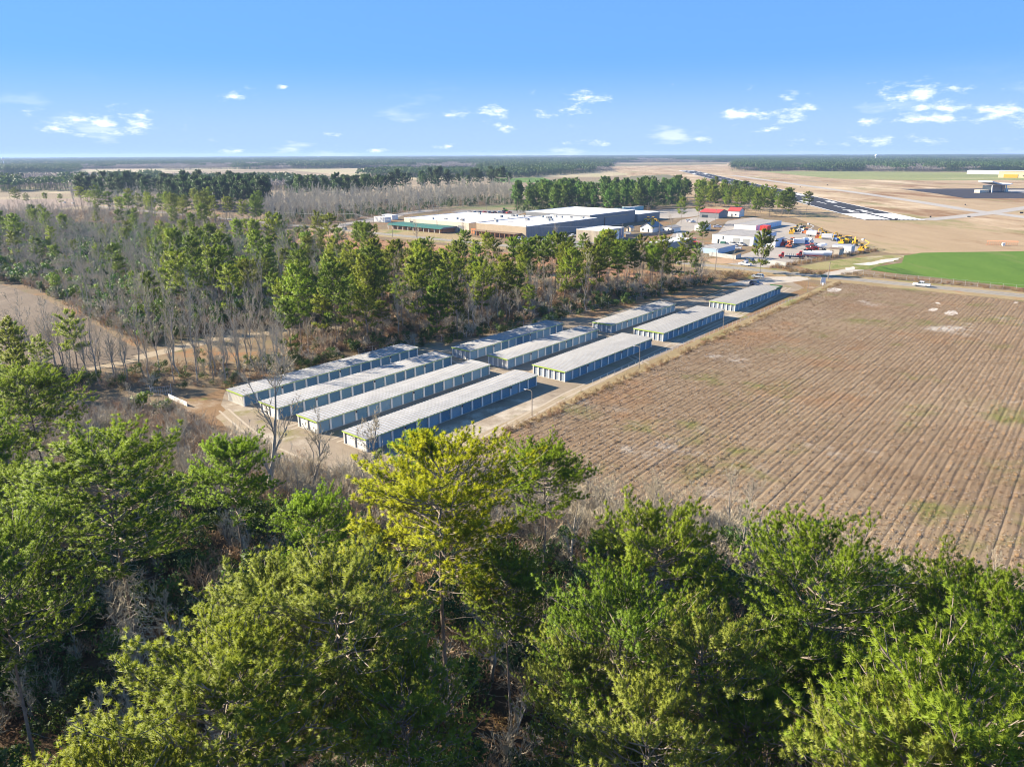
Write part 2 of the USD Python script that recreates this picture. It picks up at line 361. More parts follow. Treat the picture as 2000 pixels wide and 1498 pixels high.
# left: ploughed field among the trees
m_plough = ground_mat('ploughed', [(.12, .095, .068), (.17, .135, .10), (.22, .18, .14)], s1=.05, s2=.5, s3=4.0, stretch=((1.0, .12, 1), math.radians(58)), bump=.9, patch=[((.36, .28, .2), .05, .58, .7)])
sheet('ploughed_field', W([(-260, 560), (0, 553), (60, 572), (130, 608), (215, 650), (290, 690), (250, 712), (120, 735), (0, 700), (-260, 690)]), .010, m_plough, 2.0, 4.0, 7)
def ridges(name, poly, bearing, sp, h, m, z0):
    pg = Polygon(poly).buffer(0); a = math.radians(bearing); U_ = np.array([math.sin(a), math.cos(a)]); V_ = np.array([U_[1], -U_[0]])
    P = np.array(pg.exterior.coords); u, v = P @ U_, P @ V_
    us = np.arange(u.min(), u.max(), 3.0); vs = np.arange(v.min(), v.max(), sp / 2)
    g, k = np.meshgrid(us, np.arange(len(vs)), indexing='ij'); z = z0 + np.where(k % 2, h, 0) + .5 * h * meshkit.noise(np.stack([g * .4, k * 1.0, g * 0], -1), 3)
    vv = vs[k] + .3 * (meshkit.fbm(np.stack([g * .06, vs[k] * .03, g * 0], -1), 3, 5) - .5)
    X = g[..., None] * U_ + vv[..., None] * V_; pts = np.concatenate([X, z[..., None]], -1).reshape(-1, 3); n = len(vs)
    import shapely
    inside = shapely.contains_xy(pg, pts[:, 0], pts[:, 1]).reshape(g.shape)
    ok = inside[:-1, :-1] & inside[1:, 1:]; i, j = np.nonzero(ok); q = np.stack([i * n + j, (i + 1) * n + j, (i + 1) * n + j + 1, i * n + j + 1], 1)
    f = np.vstack([q[:, [0, 1, 2]], q[:, [0, 2, 3]]]); nz_ = np.cross(pts[f[0, 1]] - pts[f[0, 0]], pts[f[0, 2]] - pts[f[0, 0]])[2]
    if nz_ < 0: f = f[:, ::-1]
    single(name, (pts, f), m, kind='structure')
ridges('furrows', W([(-220, 562), (0, 557), (60, 576), (130, 611), (210, 651), (280, 690), (245, 709), (120, 731), (0, 697), (-220, 688)]), -50.1, 1.9, .06, m_plough, .02)
m_red_field = ground_mat('broomsedge', [(.22, .11, .055), (.32, .17, .09), (.40, .25, .14)], s1=.03, s2=.3, s3=3.0, patch=[((.18, .17, .06), .05, .55, .68), ((.42, .32, .2), .04, .56, .68)])
sheet('rough_grassland', W([(560, 452), (640, 455), (760, 470), (860, 480), (1000, 496), (1180, 512), (1330, 540), (1400, 545), (1300, 556), (1000, 540), (780, 520), (600, 505), (520, 470)]), .010, m_red_field, 4.0, 6.0, 8)

# highway and its verges
m_asphalt = ground_mat('asphalt_road', [(.20, .19, .175), (.245, .235, .215), (.28, .27, .25)], s1=.05, s2=.5, s3=8.0, bump=.15)
def rd(s, o): return _road_a + RD * s + RN * o
S0, S1 = -60.0, float((G(150, 402)[:2] - _road_a) @ RD)
sheet('road_verge', np.array([rd(S0, -11), rd(420, -11), rd(420, 9), rd(S0, 9)]), .016, m_verge, 1.2, 3.0, 9)
def strip(name, s0, s1, o0, o1, z, m, kind='structure', n=40):
    s = np.linspace(s0, s1, n); v = np.array([[*rd(x, o), z] for x in s for o in (o0, o1)])
    f = np.array([q for i in range(n - 1) for q in ((2 * i, 2 * i + 1, 2 * i + 3), (2 * i, 2 * i + 3, 2 * i + 2))])
    if np.cross(v[f[0, 1]] - v[f[0, 0]], v[f[0, 2]] - v[f[0, 0]])[2] < 0: f = f[:, ::-1]
    single(name, (v, f), m, kind=kind)
RW = 3.5
strip('road', S0, S1, -RW, RW, .030, m_asphalt)
m_white = mat('road_white', (.55, .54, .50), .8, vary=.2); m_yellow = mat('road_yellow', (.50, .34, .05), .8, vary=.2)
for o in (-RW + .25, RW - .37): strip('edge_line', S0, S1, o, o + .12, .036, m_white)
for o in (-.22, .1): strip('centre_line', S0, S1, o, o + .12, .036, m_yellow)
# entrance drive of the yard
m_drive = ground_mat('pale_gravel', [(.34, .30, .24), (.43, .385, .32), (.50, .455, .39)], s1=.1, s2=.8, s3=8.0)
sheet('entrance_drive', W([(1405, 560), (1480, 556), (1540, 552), (1585, 546), (1560, 540), (1500, 541), (1440, 550)]), .022, m_drive, .8, 1.5, 10)
sheet('entrance_drive', W([(1600, 540), (1648, 536), (1690, 527), (1665, 523), (1640, 528), (1612, 533)]), .022, m_drive, .8, 1.5, 11)
sheet('red_dirt', W([(1340, 566), (1440, 556), (1510, 545), (1490, 535), (1400, 545), (1330, 556)]), .018, m_pine_straw, 1.0, 2.0, 12)

# works yards beyond the road
m_yard = ground_mat('concrete_yard', [(.26, .235, .20), (.33, .30, .26), (.40, .37, .33)], s1=.03, s2=.3, s3=4.0, bump=.15)
m_lot = ground_mat('parking_asphalt', [(.17, .165, .16), (.22, .215, .205), (.27, .26, .25)], s1=.03, s2=.3, s3=4.0, bump=.15)
m_orange = ground_mat('bare_clay', [(.30, .19, .11), (.38, .26, .16), (.45, .33, .22)], s1=.05, s2=.4, s3=4.0)
sheet('equipment_yard', W([(1385, 508), (1470, 525), (1500, 522), (1600, 503), (1685, 488), (1712, 490), (1690, 482), (1600, 452), (1545, 436), (1470, 425), (1420, 432), (1390, 470), (1500, 478), (1445, 500)]), .012, m_yard, 1.0, 4.0, 13)
sheet('works_lane', W([(1180, 497), (1240, 470), (1330, 462), (1400, 428), (1440, 418), (1400, 416), (1330, 430), (1290, 462), (1215, 478), (1160, 490)]), .012, m_yard, .8, 4.0, 14)
sheet('works_ground', W([(1215, 432), (1340, 425), (1440, 412), (1440, 404), (1215, 414)]), .010, m_yard, .8, 4.0, 15)
sheet('clay_patch', W([(1375, 506), (1430, 503), (1462, 506), (1440, 514), (1395, 516)]), .014, m_orange, 1.0, 3.0, 16)
sheet('clay_patch', W([(1240, 476), (1300, 470), (1320, 452), (1240, 462)]), .014, m_pine_straw, 1.0, 3.0, 17)
sheet('car_park', W([(1000, 478), (1130, 484), (1180, 470), (1100, 462), (1010, 464)]), .014, m_lot, .8, 4.0, 18)
sheet('car_park', W([(880, 414), (1010, 420), (1060, 408), (990, 404), (930, 406)]), .014, m_lot, .8, 4.0, 19)
sheet('front_lawn', W([(690, 452), (760, 448), (850, 450), (960, 470), (1000, 478), (1010, 487), (880, 470), (780, 458)]), .012, m_verge, 1.5, 4.0, 20)
sheet('loading_apron', W([(660, 448), (690, 437), (760, 432), (790, 420), (870, 410), (870, 402), (740, 424), (650, 440)]), .013, m_yard, 1.0, 4.0, 21)

# airfield
m_air = ground_mat('airfield_grass', [(.26, .185, .105), (.36, .27, .165), (.44, .345, .225)], s1=.006, s2=.05, s3=.9, bump=.4, stretch=((1.0, .35, 1), math.radians(20)),
                   patch=[((.22, .13, .065), .012, .50, .62), ((.22, .20, .085), .018, .54, .68), ((.50, .40, .27), .01, .53, .66)])
m_wheat = ground_mat('green_crop', [(.06, .125, .016), (.095, .175, .024), (.14, .20, .038)], s1=.02, s2=.2, s3=2.0, bump=.5, stretch=((1.0, .25, 1), math.radians(-52)), patch=[((.035, .075, .015), .03, .50, .66), ((.22, .19, .09), .02, .54, .70)])
m_lime = ground_mat('green_field_far', [(.14, .16, .055), (.21, .23, .085), (.29, .28, .13)], s1=.004, s2=.03, s3=.3, bump=.2, stretch=((.3, 1.0, 1), 0), patch=[((.42, .37, .22), .006, .56, .66)])
m_dull = ground_mat('dull_field', [(.12, .115, .065), (.16, .15, .085), (.20, .175, .10)], s1=.004, s2=.03, s3=.3, bump=.2)
m_tan = ground_mat('stubble_field', [(.30, .26, .15), (.38, .32, .20), (.44, .37, .25)], s1=.004, s2=.03, s3=.3, bump=.2, patch=[((.30, .31, .14), .005, .52, .62)])
m_mauve = ground_mat('fallow_field', [(.20, .15, .12), (.26, .20, .155), (.31, .25, .20)], s1=.01, s2=.08, s3=.6, bump=.3)
m_lime2 = ground_mat('rough_grass', [(.20, .17, .08), (.26, .23, .10), (.34, .28, .15)], s1=.05, s2=.4, s3=3.0, patch=[((.11, .16, .025), .05, .48, .62), ((.42, .36, .26), .06, .58, .7)])
sheet('airfield', W([(1185, 324.5), (1300, 319), (1420, 319), (1570, 334), (1800, 339), (2200, 345), (2300, 500), (1900, 496), (1735, 496), (1700, 488), (1625, 454), (1560, 428), (1480, 416), (1340, 404), (1235, 350)]), .05, m_air, 3.0, 12.0, 22)
sheet('dull_field', W([(1185, 322), (1195, 325), (1330, 323.5), (1420, 321), (1420, 319.2), (1300, 320)]), .10, m_dull)
sheet('dull_field', W([(1232, 344.5), (1304, 341.5), (1318, 345), (1350, 357), (1330, 358), (1215, 360)]), .10, m_dull, 2.0, 15.0, 23)
sheet('airfield_meadow', W([(1480, 334.5), (1700, 335.5), (1900, 337), (2100, 340), (2100, 357), (1990, 352), (1800, 353), (1640, 350), (1560, 343)]), .10, m_lime, 4.0, 20.0, 24)
sheet('green_crop_field', W([(1700, 528), (1712, 521), (1760, 514), (1765, 500), (1800, 494), (2150, 489), (2300, 580), (2050, 570), (1960, 558), (1850, 545), (1750, 535)]), .066, m_wheat, .9, 3.0, 25)
sheet('green_field_far', W([(960, 349), (1060, 347), (1075, 352), (1055, 357), (960, 357)]), .06, m_wheat, 2.0, 20.0, 26)
sheet('stubble_field', W([(560, 332), (700, 329.5), (870, 331.5), (1180, 333), (1235, 341), (1180, 346), (960, 347), (860, 350), (780, 352), (690, 346), (620, 338)]), .06, m_tan, 4.0, 30.0, 27)
sheet('stubble_field', W([(-120, 350), (25, 347.5), (25, 350), (-120, 353)]), .06, m_tan)
sheet('stubble_field', W([(60, 364), (135, 363.5), (135, 367), (60, 368)]), .06, m_tan)
sheet('stubble_field', W([(145, 333), (240, 331.5), (520, 327), (520, 331), (260, 337), (150, 336)]), .06, m_tan)
sheet('fallow_field', W([(-200, 392), (70, 390), (160, 388), (250, 386), (250, 392), (170, 402), (100, 409), (-200, 412)]), .06, m_mauve, 2.0, 12.0, 28)
sheet('fallow_field', W([(60, 340), (220, 341), (210, 347), (70, 349)]), .06, m_mauve, 2.0, 20.0, 29)
sheet('fallow_field', W([(505, 386), (560, 384), (560, 402), (505, 404)]), .06, m_mauve, 2.0, 12.0, 30)

# sandy washed-out patches in the fields
m_pale = mat('washed_sand', (.42, .385, .335), .95, vary=.45, vscale=.35)
for i, (pts, a) in enumerate([([(1665, 517), (1700, 512), (1735, 506), (1760, 504), (1740, 511), (1700, 519)], 2.0), ([(1650, 524), (1668, 521), (1670, 527), (1652, 529)], 1.0), ([(1735, 518), (1800, 515), (1800, 517), (1760, 520)], 1.2)]):
    sheet('sand_patch', W(pts), .064, m_pale, a, 1.2, 40 + i)
for i, (x, y, w, h) in enumerate([(1628, 567, 14, 4), (1822, 606, 10, 3.5), (1857, 612, 12, 5), (1832, 593, 4, 1.5), (1985, 592, 4, 1.2)]):
    sheet('sand_patch', W([(x + w * math.cos(t), y + h * math.sin(t)) for t in np.linspace(0, 6.28, 13)[:-1]]), .155, m_pale, 1.0, .8, 50 + i)

# runway
m_run = ground_mat('runway_asphalt', [(.030, .032, .038), (.038, .040, .046), (.048, .050, .056)], s1=.01, s2=.1, s3=1.0, bump=.1, rough=.85)
m_paint = mat('runway_paint', (.70, .70, .68), .8, vary=.12, vscale=.3)
T0 = (G(1688, 430) + G(1808.8, 431)) / 2; T1 = (G(1322, 333.5) + G(1357, 333)) / 2
RU = (T1 - T0)[:2] / np.linalg.norm((T1 - T0)[:2]); RV = np.array([RU[1], -RU[0]])
RWY_L, RWY_W = float(np.linalg.norm((T1 - T0)[:2])), 22.0
def rw(s, o): return T0[:2] + RU * s + RV * o
sheet('runway', np.array([rw(-1, -RWY_W), rw(RWY_L, -RWY_W), rw(RWY_L, RWY_W), rw(-1, RWY_W)]), .11, m_run)
def paint(name, rects, z=.16):
    mb = MB()
    for s0, s1, o0, o1 in rects:
        mb.add([[*rw(s0, o0), z], [*rw(s1, o0), z], [*rw(s1, o1), z], [*rw(s0, o1), z]], [(3, 2, 1, 0)] if RU[0] * RV[1] - RU[1] * RV[0] < 0 else [(0, 1, 2, 3)])
    single(name, mb.out(), m_paint, kind='structure')
for sgn, base in ((1, 0), (-1, RWY_L)):
    q = lambda s: base + sgn * s
    for k in range(6):
        for side in (-1, 1):
            o = side * (2.2 + k * 3.2); paint('threshold_bar', [(q(4), q(62), o, o + side * 2.2)])
    for side in (-1, 1):
        paint('aiming_mark', [(q(330), q(385), side * 10, side * 17)])
        paint('touchdown_mark', [(q(200), q(228), side * 10, side * 15.5)])
        if sgn > 0: paint('touchdown_mark', [(q(500), q(526), side * 10, side * 14)])
paint('edge_stripe', [(0, RWY_L, -RWY_W + .4, -RWY_W + 1.5)]); paint('edge_stripe', [(0, RWY_L, RWY_W - 1.5, RWY_W - .4)])
for k in range(int((RWY_L - 260) / 61)):
    paint('centre_dash', [(122 + k * 61, 122 + k * 61 + 36, -.6, .6)])
# the number at the near end, read from the approach: two digits side by side, each "2"
def digit2(o):
    paint('runway_number', [(72, 76, o - 3, o + 3), (76, 85, o - 3, o - 1), (85, 89, o - 3, o + 3), (89, 98, o + 1, o + 3), (98, 102, o - 3, o + 3)])
digit2(-5.5); digit2(5.5)
m_taxi = ground_mat('taxiway_asphalt', [(.30, .28, .255), (.36, .34, .31), (.42, .40, .36)], s1=.01, s2=.1, s3=1.0, bump=.1)
def band(name, px, hw, z, m):
    p = W(px); ls = LineString(p).buffer(hw, cap_style=2, join_style=1)
    single(name, flat(np.array(ls.exterior.coords)[:-1], z), m, kind='structure')
band('taxiway', [(1430, 343), (1580, 364), (1690, 379), (1790, 394), (1900, 412), (2060, 432)], 7.5, .10, m_taxi)
band('taxiway', [(1808, 430), (1880, 423), (1930, 417), (2060, 398)], 7.0, .12, m_taxi)
band('service_track', [(1430, 340), (1620, 357.5), (1770, 358.5), (1900, 357), (2060, 355)], 3.0, .10, m_mauve)
m_apron = ground_mat('apron_asphalt', [(.035, .034, .042), (.045, .044, .052), (.058, .056, .064)], s1=.006, s2=.05, s3=.5, bump=.1)
sheet('airport_apron', W([(1757, 369.5), (1850, 369.0), (1960, 368.5), (2100, 369), (2150, 390), (2000, 388), (1885, 388), (1830, 379)]), .13, m_apron)
sheet('airport_apron', W([(1925, 372), (1960, 376), (2100, 379), (2100, 374), (1985, 371)]), .17, m_taxi)

# ruts worn by tyres in the yard
m_rut = ground_mat('tyre_rut', [(.34, .28, .20), (.42, .36, .275), (.48, .42, .33)], s1=.2, s2=1.0, s3=8.0)
def rut(px, o, hw, z):
    p = W(px); ls = LineString(p).parallel_offset(abs(o), 'left' if o > 0 else 'right') if o else LineString(p)
    q = np.array(ls.buffer(hw, cap_style=2).exterior.coords)[:-1]; single('tyre_track', flat(wobble(q, .14, .9, int(px[0][0]) + int(o * 10) % 7), z), m_rut, kind='structure')
for i, line in enumerate([[(436, 800), (520, 872), (640, 924), (790, 924), (905, 880), (1105, 772), (1310, 676), (1480, 597), (1540, 562)], [(560, 838), (760, 772), (968, 704), (1060, 672)], [(650, 862), (800, 812), (990, 745)],
                          [(960, 722), (1030, 700), (1190, 644), (1300, 610), (1420, 566)], [(850, 690), (930, 735), (1010, 770)], [(1130, 655), (1220, 690), (1262, 712)]]):
    for o in (-.85, .85): rut(line, o, .22, .030 + .004 * i)

sheet('grass_patch', W([(1560, 521), (1600, 513), (1680, 502), (1740, 498), (1775, 500), (1740, 512), (1690, 527), (1640, 526), (1590, 528)]), .058, m_lime2, 1.5, 2.5, 71)
# ---------------------------------------------------------------- self-storage buildings
m_wall = mat('white_metal', (.58, .57, .53), .45, vary=.05, vscale=.9)
m_wall_end = mat('cream_metal', (.52, .51, .46), .5, vary=.06, vscale=.9)
m_roofA = mat('galvalume_roof', (.32, .325, .325), .6, metallic=.1, vary=.24, vscale=.35, spec=.4)
m_roofB = mat('galvalume_roof_aged', (.31, .315, .312), .65, metallic=.05, vary=.22, vscale=.25, spec=.4)
m_ribshade = mat('roof_rib_painted_shade', (.17, .165, .155), .5, metallic=.2)  # darker than the roof sheet: the light contrast of the ribs, painted in
m_limetrim = mat('lime_trim', (.36, .52, .06), .45)
m_gutter = mat('grey_gutter', (.28, .29, .27), .5)
m_dark = mat('black_plastic', (.02, .02, .022), .5)
m_conc = mat('concrete_slab', (.36, .34, .30), .9, vary=.15, vscale=2.0)
DOORS = [mat('blue_door', (.105, .205, .265), .42, vary=.07), mat('blue_door_faded', (.165, .27, .33), .5, vary=.07),
         mat('blue_door_deep', (.075, .165, .235), .4, vary=.06), mat('blue_door_pale', (.16, .26, .32), .5, vary=.08)]
m_enddoor = mat('pale_door', (.23, .275, .32), .45, vary=.06); m_enddoor_w = mat('whitish_door', (.32, .335, .345), .45, vary=.06)

def door_mesh(y0, y1, h, depth=.03, slats=12, x=0.0, axis='y', face=1):
    """a roll-up door of horizontal slats: a shallow zigzag sheet"""
    prof = []
    for k in range(slats):
        z = .04 + (h - .05) * k / slats; dz = (h - .05) / slats
        prof += [(0, z), (depth, z + dz * .25), (depth, z + dz * .8)]
    prof += [(0, h)]
    prof = np.array(prof)
    v = []
    for t in (y0, y1):
        for d, z in prof: v.append((x + face * d, t, z) if axis == 'y' else (t, x + face * d, z))
    m = len(prof); f = [(i, i + 1, m + i + 1, m + i) for i in range(m - 1)]
    v = np.array(v); f = np.array(f)
    want = np.array([face, 0, 0]) if axis == 'y' else np.array([0, face, 0])
    a, b, c = v[f[1][0]], v[f[1][1]], v[f[1][2]]
    if np.cross(b - a, c - a) @ want < 0: f = f[:, ::-1]
    return v, f

def storage(idx, x, y, Lx, Wd, ndoor, enddoors, label, roofm, tones, end_m, sign=False):
    t = thing('storage_building', label, 'storage building', (x, y, .0), ROT, group='blue and white self-storage buildings')
    H_, p = 2.41, Lx / ndoor
    w = MB(); w.box(.18, Wd - .18, .18, Lx - .02, .02, H_ - .10); part(t, 'wall', w.out(), m_wall)
    s = MB(); s.box(-.06, Wd + .12, -.12, Lx + .08, -.05, .045); part(t, 'slab', s.out(), m_conc)
    # pilasters and header in front of the recessed doors
    pw = .42
    for k in range(ndoor + 1):
        b = MB(); y0 = k * p - pw / 2 if 0 < k < ndoor else (0 if k == 0 else Lx - pw * .6); y1 = y0 + (pw if 0 < k < ndoor else pw * .6)
        b.box(Wd - .178, Wd, y0, y1, .047, H_ - .28); part(t, 'pilaster', b.out(), m_wall)
    b = MB(); b.box(Wd - .178, Wd, 0, Lx, H_ - .278, H_ - .11); part(t, 'header', b.out(), m_wall)
    rr = np.random.default_rng(50 + idx)
    for k in range(ndoor):
        a0 = k * p + (pw / 2 if k else pw * .6); a1 = (k + 1) * p - (pw / 2 if k < ndoor - 1 else pw * .6)
        dm = DOORS[rr.choice(len(DOORS), p=tones)]
        dp = part(t, 'door', door_mesh(a0, a1, H_ - .28, x=Wd - .172), dm)
        if k % 5 == 2:
            b = MB(); b.box(Wd + .002, Wd + .16, a1 + .08, a1 + .34, 1.62, 2.02); part(t, 'wall_light', b.out(), m_dark)
        hb = MB(); hb.box(Wd - .13, Wd - .09, a1 - .28, a1 - .16, .95, 1.10); part(dp, 'latch', hb.out(), m_gutter)
    # end wall facing the lane
    em = m_enddoor_w if end_m == 'w' else m_enddoor
    cuts = []
    if enddoors:
        if enddoors == 2:
            pw2 = .34; dw = (Wd - .18 - 3 * pw2) / 2
            xs = [(pw2 + k * (dw + pw2), pw2 + k * (dw + pw2) + dw) for k in range(2)]
        else:
            npair = enddoors // 2; mod = (Wd - .1) / npair; dw = (mod - .36 - .42) / 2
            xs = []
            for k in range(npair):
                o = .05 + k * mod + .21
                xs += [(o, o + dw), (o + dw + .36, o + 2 * dw + .36)]
        prev = 0.0
        for a, c in xs + [(Wd - .18, None)]:
            b = MB(); b.box(prev, a, 0, .178, .047, H_ - .28); part(t, 'pilaster', b.out(), m_wall); prev = c
        for a, c in xs: part(t, 'door', door_mesh(a, c, H_ - .28, x=.172, axis='x', face=-1), em, label='pale roll-up door in the end wall')
    else:
        b = MB()
        for k in range(int((Wd - .18) / .30)): b.box(k * .30, k * .30 + .20, .04, .178, .047, H_ - .28)
        part(t, 'end_panel', b.out(), m_wall_end)
    b = MB(); b.box(0, Wd - .18, 0, .178, H_ - .278, H_ - .11); part(t, 'end_header', b.out(), m_wall)
    # roof: a very flat gable of ribbed sheet
    rz = H_; mid = Wd / 2; rise = .10; o = .14
    pr = [(-o, rz - .09), (Wd + o, rz - .09), (Wd + o, rz), (mid, rz + rise), (-o, rz)]
    r = MB(); r.prism(pr, -o, Lx + o); rp = part(t, 'roof', r.out(), roofm)
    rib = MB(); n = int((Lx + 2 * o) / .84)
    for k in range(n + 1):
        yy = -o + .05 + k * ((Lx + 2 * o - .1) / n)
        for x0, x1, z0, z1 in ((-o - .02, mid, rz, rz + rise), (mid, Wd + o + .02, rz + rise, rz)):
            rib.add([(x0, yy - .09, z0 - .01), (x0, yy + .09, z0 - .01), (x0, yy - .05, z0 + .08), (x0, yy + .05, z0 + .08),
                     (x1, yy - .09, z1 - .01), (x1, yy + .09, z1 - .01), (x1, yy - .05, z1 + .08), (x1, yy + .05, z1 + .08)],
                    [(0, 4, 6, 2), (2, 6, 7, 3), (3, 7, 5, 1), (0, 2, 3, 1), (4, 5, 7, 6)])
    part(rp, 'roof_rib', rib.out(), m_ribshade, kind='stuff')
    b = MB(); b.box(-o, Wd + o, -o - .035, -o - .003, rz - .20, rz + .02); part(t, 'end_trim', b.out(), m_limetrim)
    b = MB(); b.box(Wd + o + .003, Wd + o + .10, -o, Lx + o, rz - .17, rz - .02); part(t, 'gutter', b.out(), m_gutter)
    b = MB(); b.box(Wd + o + .102, Wd + o + .112, -o, Lx + o, rz - .12, rz - .03); part(t, 'eave_trim', b.out(), m_limetrim)
    if sign:
        g = mat('sign_green', (.02, .11, .03), .5)
        b = MB(); b.box(Wd + .3, Wd + .42, Lx - 5.5, Lx + .3, rz - .35, rz + .42); b.box(4.6, Wd + .42, Lx + .32, Lx + .44, rz - .35, rz + .42)
        part(t, 'sign_board', b.out(), g, label='dark green sign board at the roof corner')
K = .832
SB = [('A1', -71.09, 168.29, 57.62, 7.41), ('A2', -59.9, 159.15, 57.4, 7.4), ('A3', -48.36, 150.1, 57.03, 7.35), ('A4', -35.8, 140.08, 57.11, 7.48), ('B1', -18.08, 208.17, 46.95, 7.26),
      ('B2', -6.92, 199.2, 46.71, 7.36), ('B3', 5.8, 189.12, 46.87, 10.97), ('C1', 28.06, 241.2, 46.42, 7.55), ('C2', 40.78, 231.67, 46.87, 11.02), ('D1', 78.21, 277.15, 48.44, 10.62)]
_spec = {'A1': (16, 0, 'leftmost storage building with a blank pale end wall and tree shadows on its roof', 'r', (.5, .05, .45, 0)),
         'A2': (16, 2, 'second storage building from the left, its near end behind the bare tree', 'r', (.55, .15, .3, 0)),
         'A3': (16, 2, 'long storage building with two white end doors, second from the front edge', 'r', (.25, .6, .1, .05)),
         'A4': (16, 2, 'nearest storage building, bare twigs before its end, its long shadow beside the field track', 'r', (.6, .15, .25, 0)),
         'B1': (13, 4, 'middle storage building beside the trees, the farthest back of the middle three', 'b', (.2, .45, .15, .2)),
         'B2': (13, 4, 'narrow middle storage building with one deeper blue door, between two others', 'b', (.15, .55, .1, .2)),
         'B3': (13, 6, 'wide middle storage building with six end doors, next to the field', 'b', (.7, .1, .2, 0)),
         'C1': (13, 4, 'narrow far storage building in tree shade, beside a wider one', 'b', (.15, .5, .05, .3)),
         'C2': (13, 6, 'wide far storage building with a pale flat roof beside the field', 'b', (.3, .5, .1, .1)),
         'D1': (13, 6, 'farthest storage building by the road, with a green sign at its roof corner', 'b', (.2, .5, .1, .2))}
FOOT = []
for i, (k, x, y, l, w) in enumerate(SB):
    nd, ne, lab, rf, tones = _spec[k]
    storage(i, x * K, y * K, l * K, w * K, nd, ne, lab, m_roofA if rf == 'r' else m_roofB, tones, 'w' if k in ('A2', 'A3', 'A4', 'B1', 'B2') else 'g', sign=(k == 'D1'))
    o = np.array([x, y]) * K; FOOT.append(Polygon([o, o + BN[:2] * w * K, o + BN[:2] * w * K + BE[:2] * l * K, o + BE[:2] * l * K]).buffer(2.0))
# ---------------------------------------------------------------- how the trees grow
m_bark = mat('pine_bark', (.17, .13, .10), .9, vary=.35, vscale=3.0, bump=.5, bscale=9.0)
m_branch = mat('pine_branch', (.20, .165, .135), .9, vary=.3, vscale=4.0)
m_greybark = mat('grey_bark', (.27, .24, .20), .9, vary=.3, vscale=2.0)
m_twig = mat('grey_twig', (.40, .35, .255), .9, vary=.25, vscale=.7)
m_twig_far = mat('grey_twig_far', (.40, .365, .285), .9, vary=.2, vscale=.1)
m_twig_brown = mat('brown_twig', (.36, .245, .145), .9, vary=.3, vscale=.6)

NEEDLE = {'green': leaf_mat('needles_green', (.155, .235, .020), (.34, .43, .042), .50, .012, .12),
          'bright': leaf_mat('needles_bright', (.18, .28, .014), (.35, .47, .028), .50, .012, .12),
          'yellow': leaf_mat('needles_yellow', (.285, .315, .010), (.60, .56, .023), .48, .010, .10),
          'olive': leaf_mat('needles_olive', (.20, .26, .024), (.42, .46, .055), .50, .012, .12),
          'pale': leaf_mat('needles_pale', (.22, .265, .045), (.46, .48, .115), .50, .012, .12)}
m_mid = leaf_mat('needles_mid', (.14, .20, .018), (.32, .37, .038), .45, .022, .3)
m_far_leaf = leaf_mat('needles_far', (.08, .15, .026), (.19, .26, .05), .33, .02, .3)
m_dark_leaf = leaf_mat('needles_dark', (.04, .078, .024), (.10, .14, .042), .32, .02, .3)
m_shrub = leaf_mat('shrub_leaf', (.06, .105, .022), (.17, .20, .065), .3, .03, .4)
m_shrub_bright = leaf_mat('young_pine_leaf', (.07, .15, .012), (.17, .25, .03), .38, .03, .3)
m_brush = leaf_mat('brown_brush', (.22, .15, .08), (.44, .32, .18), .25, .025, .35, tint=(1.2, 1.05, .8))
m_grass = leaf_mat('dry_weed', (.22, .15, .065), (.42, .31, .16), .3, .02, .3, tint=(1.2, 1.1, .8))

def rot_about(v, axis, ang):
    c, s = np.cos(ang)[..., None], np.sin(ang)[..., None]
    return v * c + np.cross(axis, v) * s + axis * (np.sum(axis * v, -1, keepdims=True)) * (1 - c)

def tufts(P, D, n, Ln, w, rng, spread=(.15, 1.35), shoot=.16):
    """brushes of needles round the ends of twigs: P, D (N,3); each needle is one slim triangle"""
    N = len(P); D = unit(D)
    h = np.where(np.abs(D[:, 2:]) < .9, [0, 0, 1.0], [1.0, 0, 0]); a = unit(np.cross(D, h)); b = np.cross(D, a)
    th = rng.uniform(*spread, (N, n)); ph = rng.uniform(0, 2 * np.pi, (N, n)); u = rng.uniform(-1, 1, (N, n))
    dr = np.cos(th)[..., None] * D[:, None] + np.sin(th)[..., None] * (np.cos(ph)[..., None] * a[:, None] + np.sin(ph)[..., None] * b[:, None])
    base = P[:, None] + D[:, None] * (u * shoot)[..., None]
    ln = Ln * rng.uniform(.7, 1.2, (N, n, 1))
    tip = base + dr * ln; tip[..., 2] -= .10 * ln[..., 0]
    sd = unit(np.cross(dr, rng.normal(size=(N, n, 3)))) * (w / 2)
    mid = base + dr * ln * .35
    q = base * .65 + mid * .35
    nr = unit(dr * .75 + D[:, None] * .45 + np.array([0, 0, .35]))
    gn = np.cross(-2 * sd, tip - q - sd); sd = np.where(np.sum(gn * nr, -1, keepdims=True) < 0, -sd, sd)
    v = np.stack([q + sd, q - sd, tip], 2).reshape(-1, 3)
    return v, np.arange(len(v)).reshape(-1, 3), np.repeat(nr.reshape(-1, 3), 3, 0)

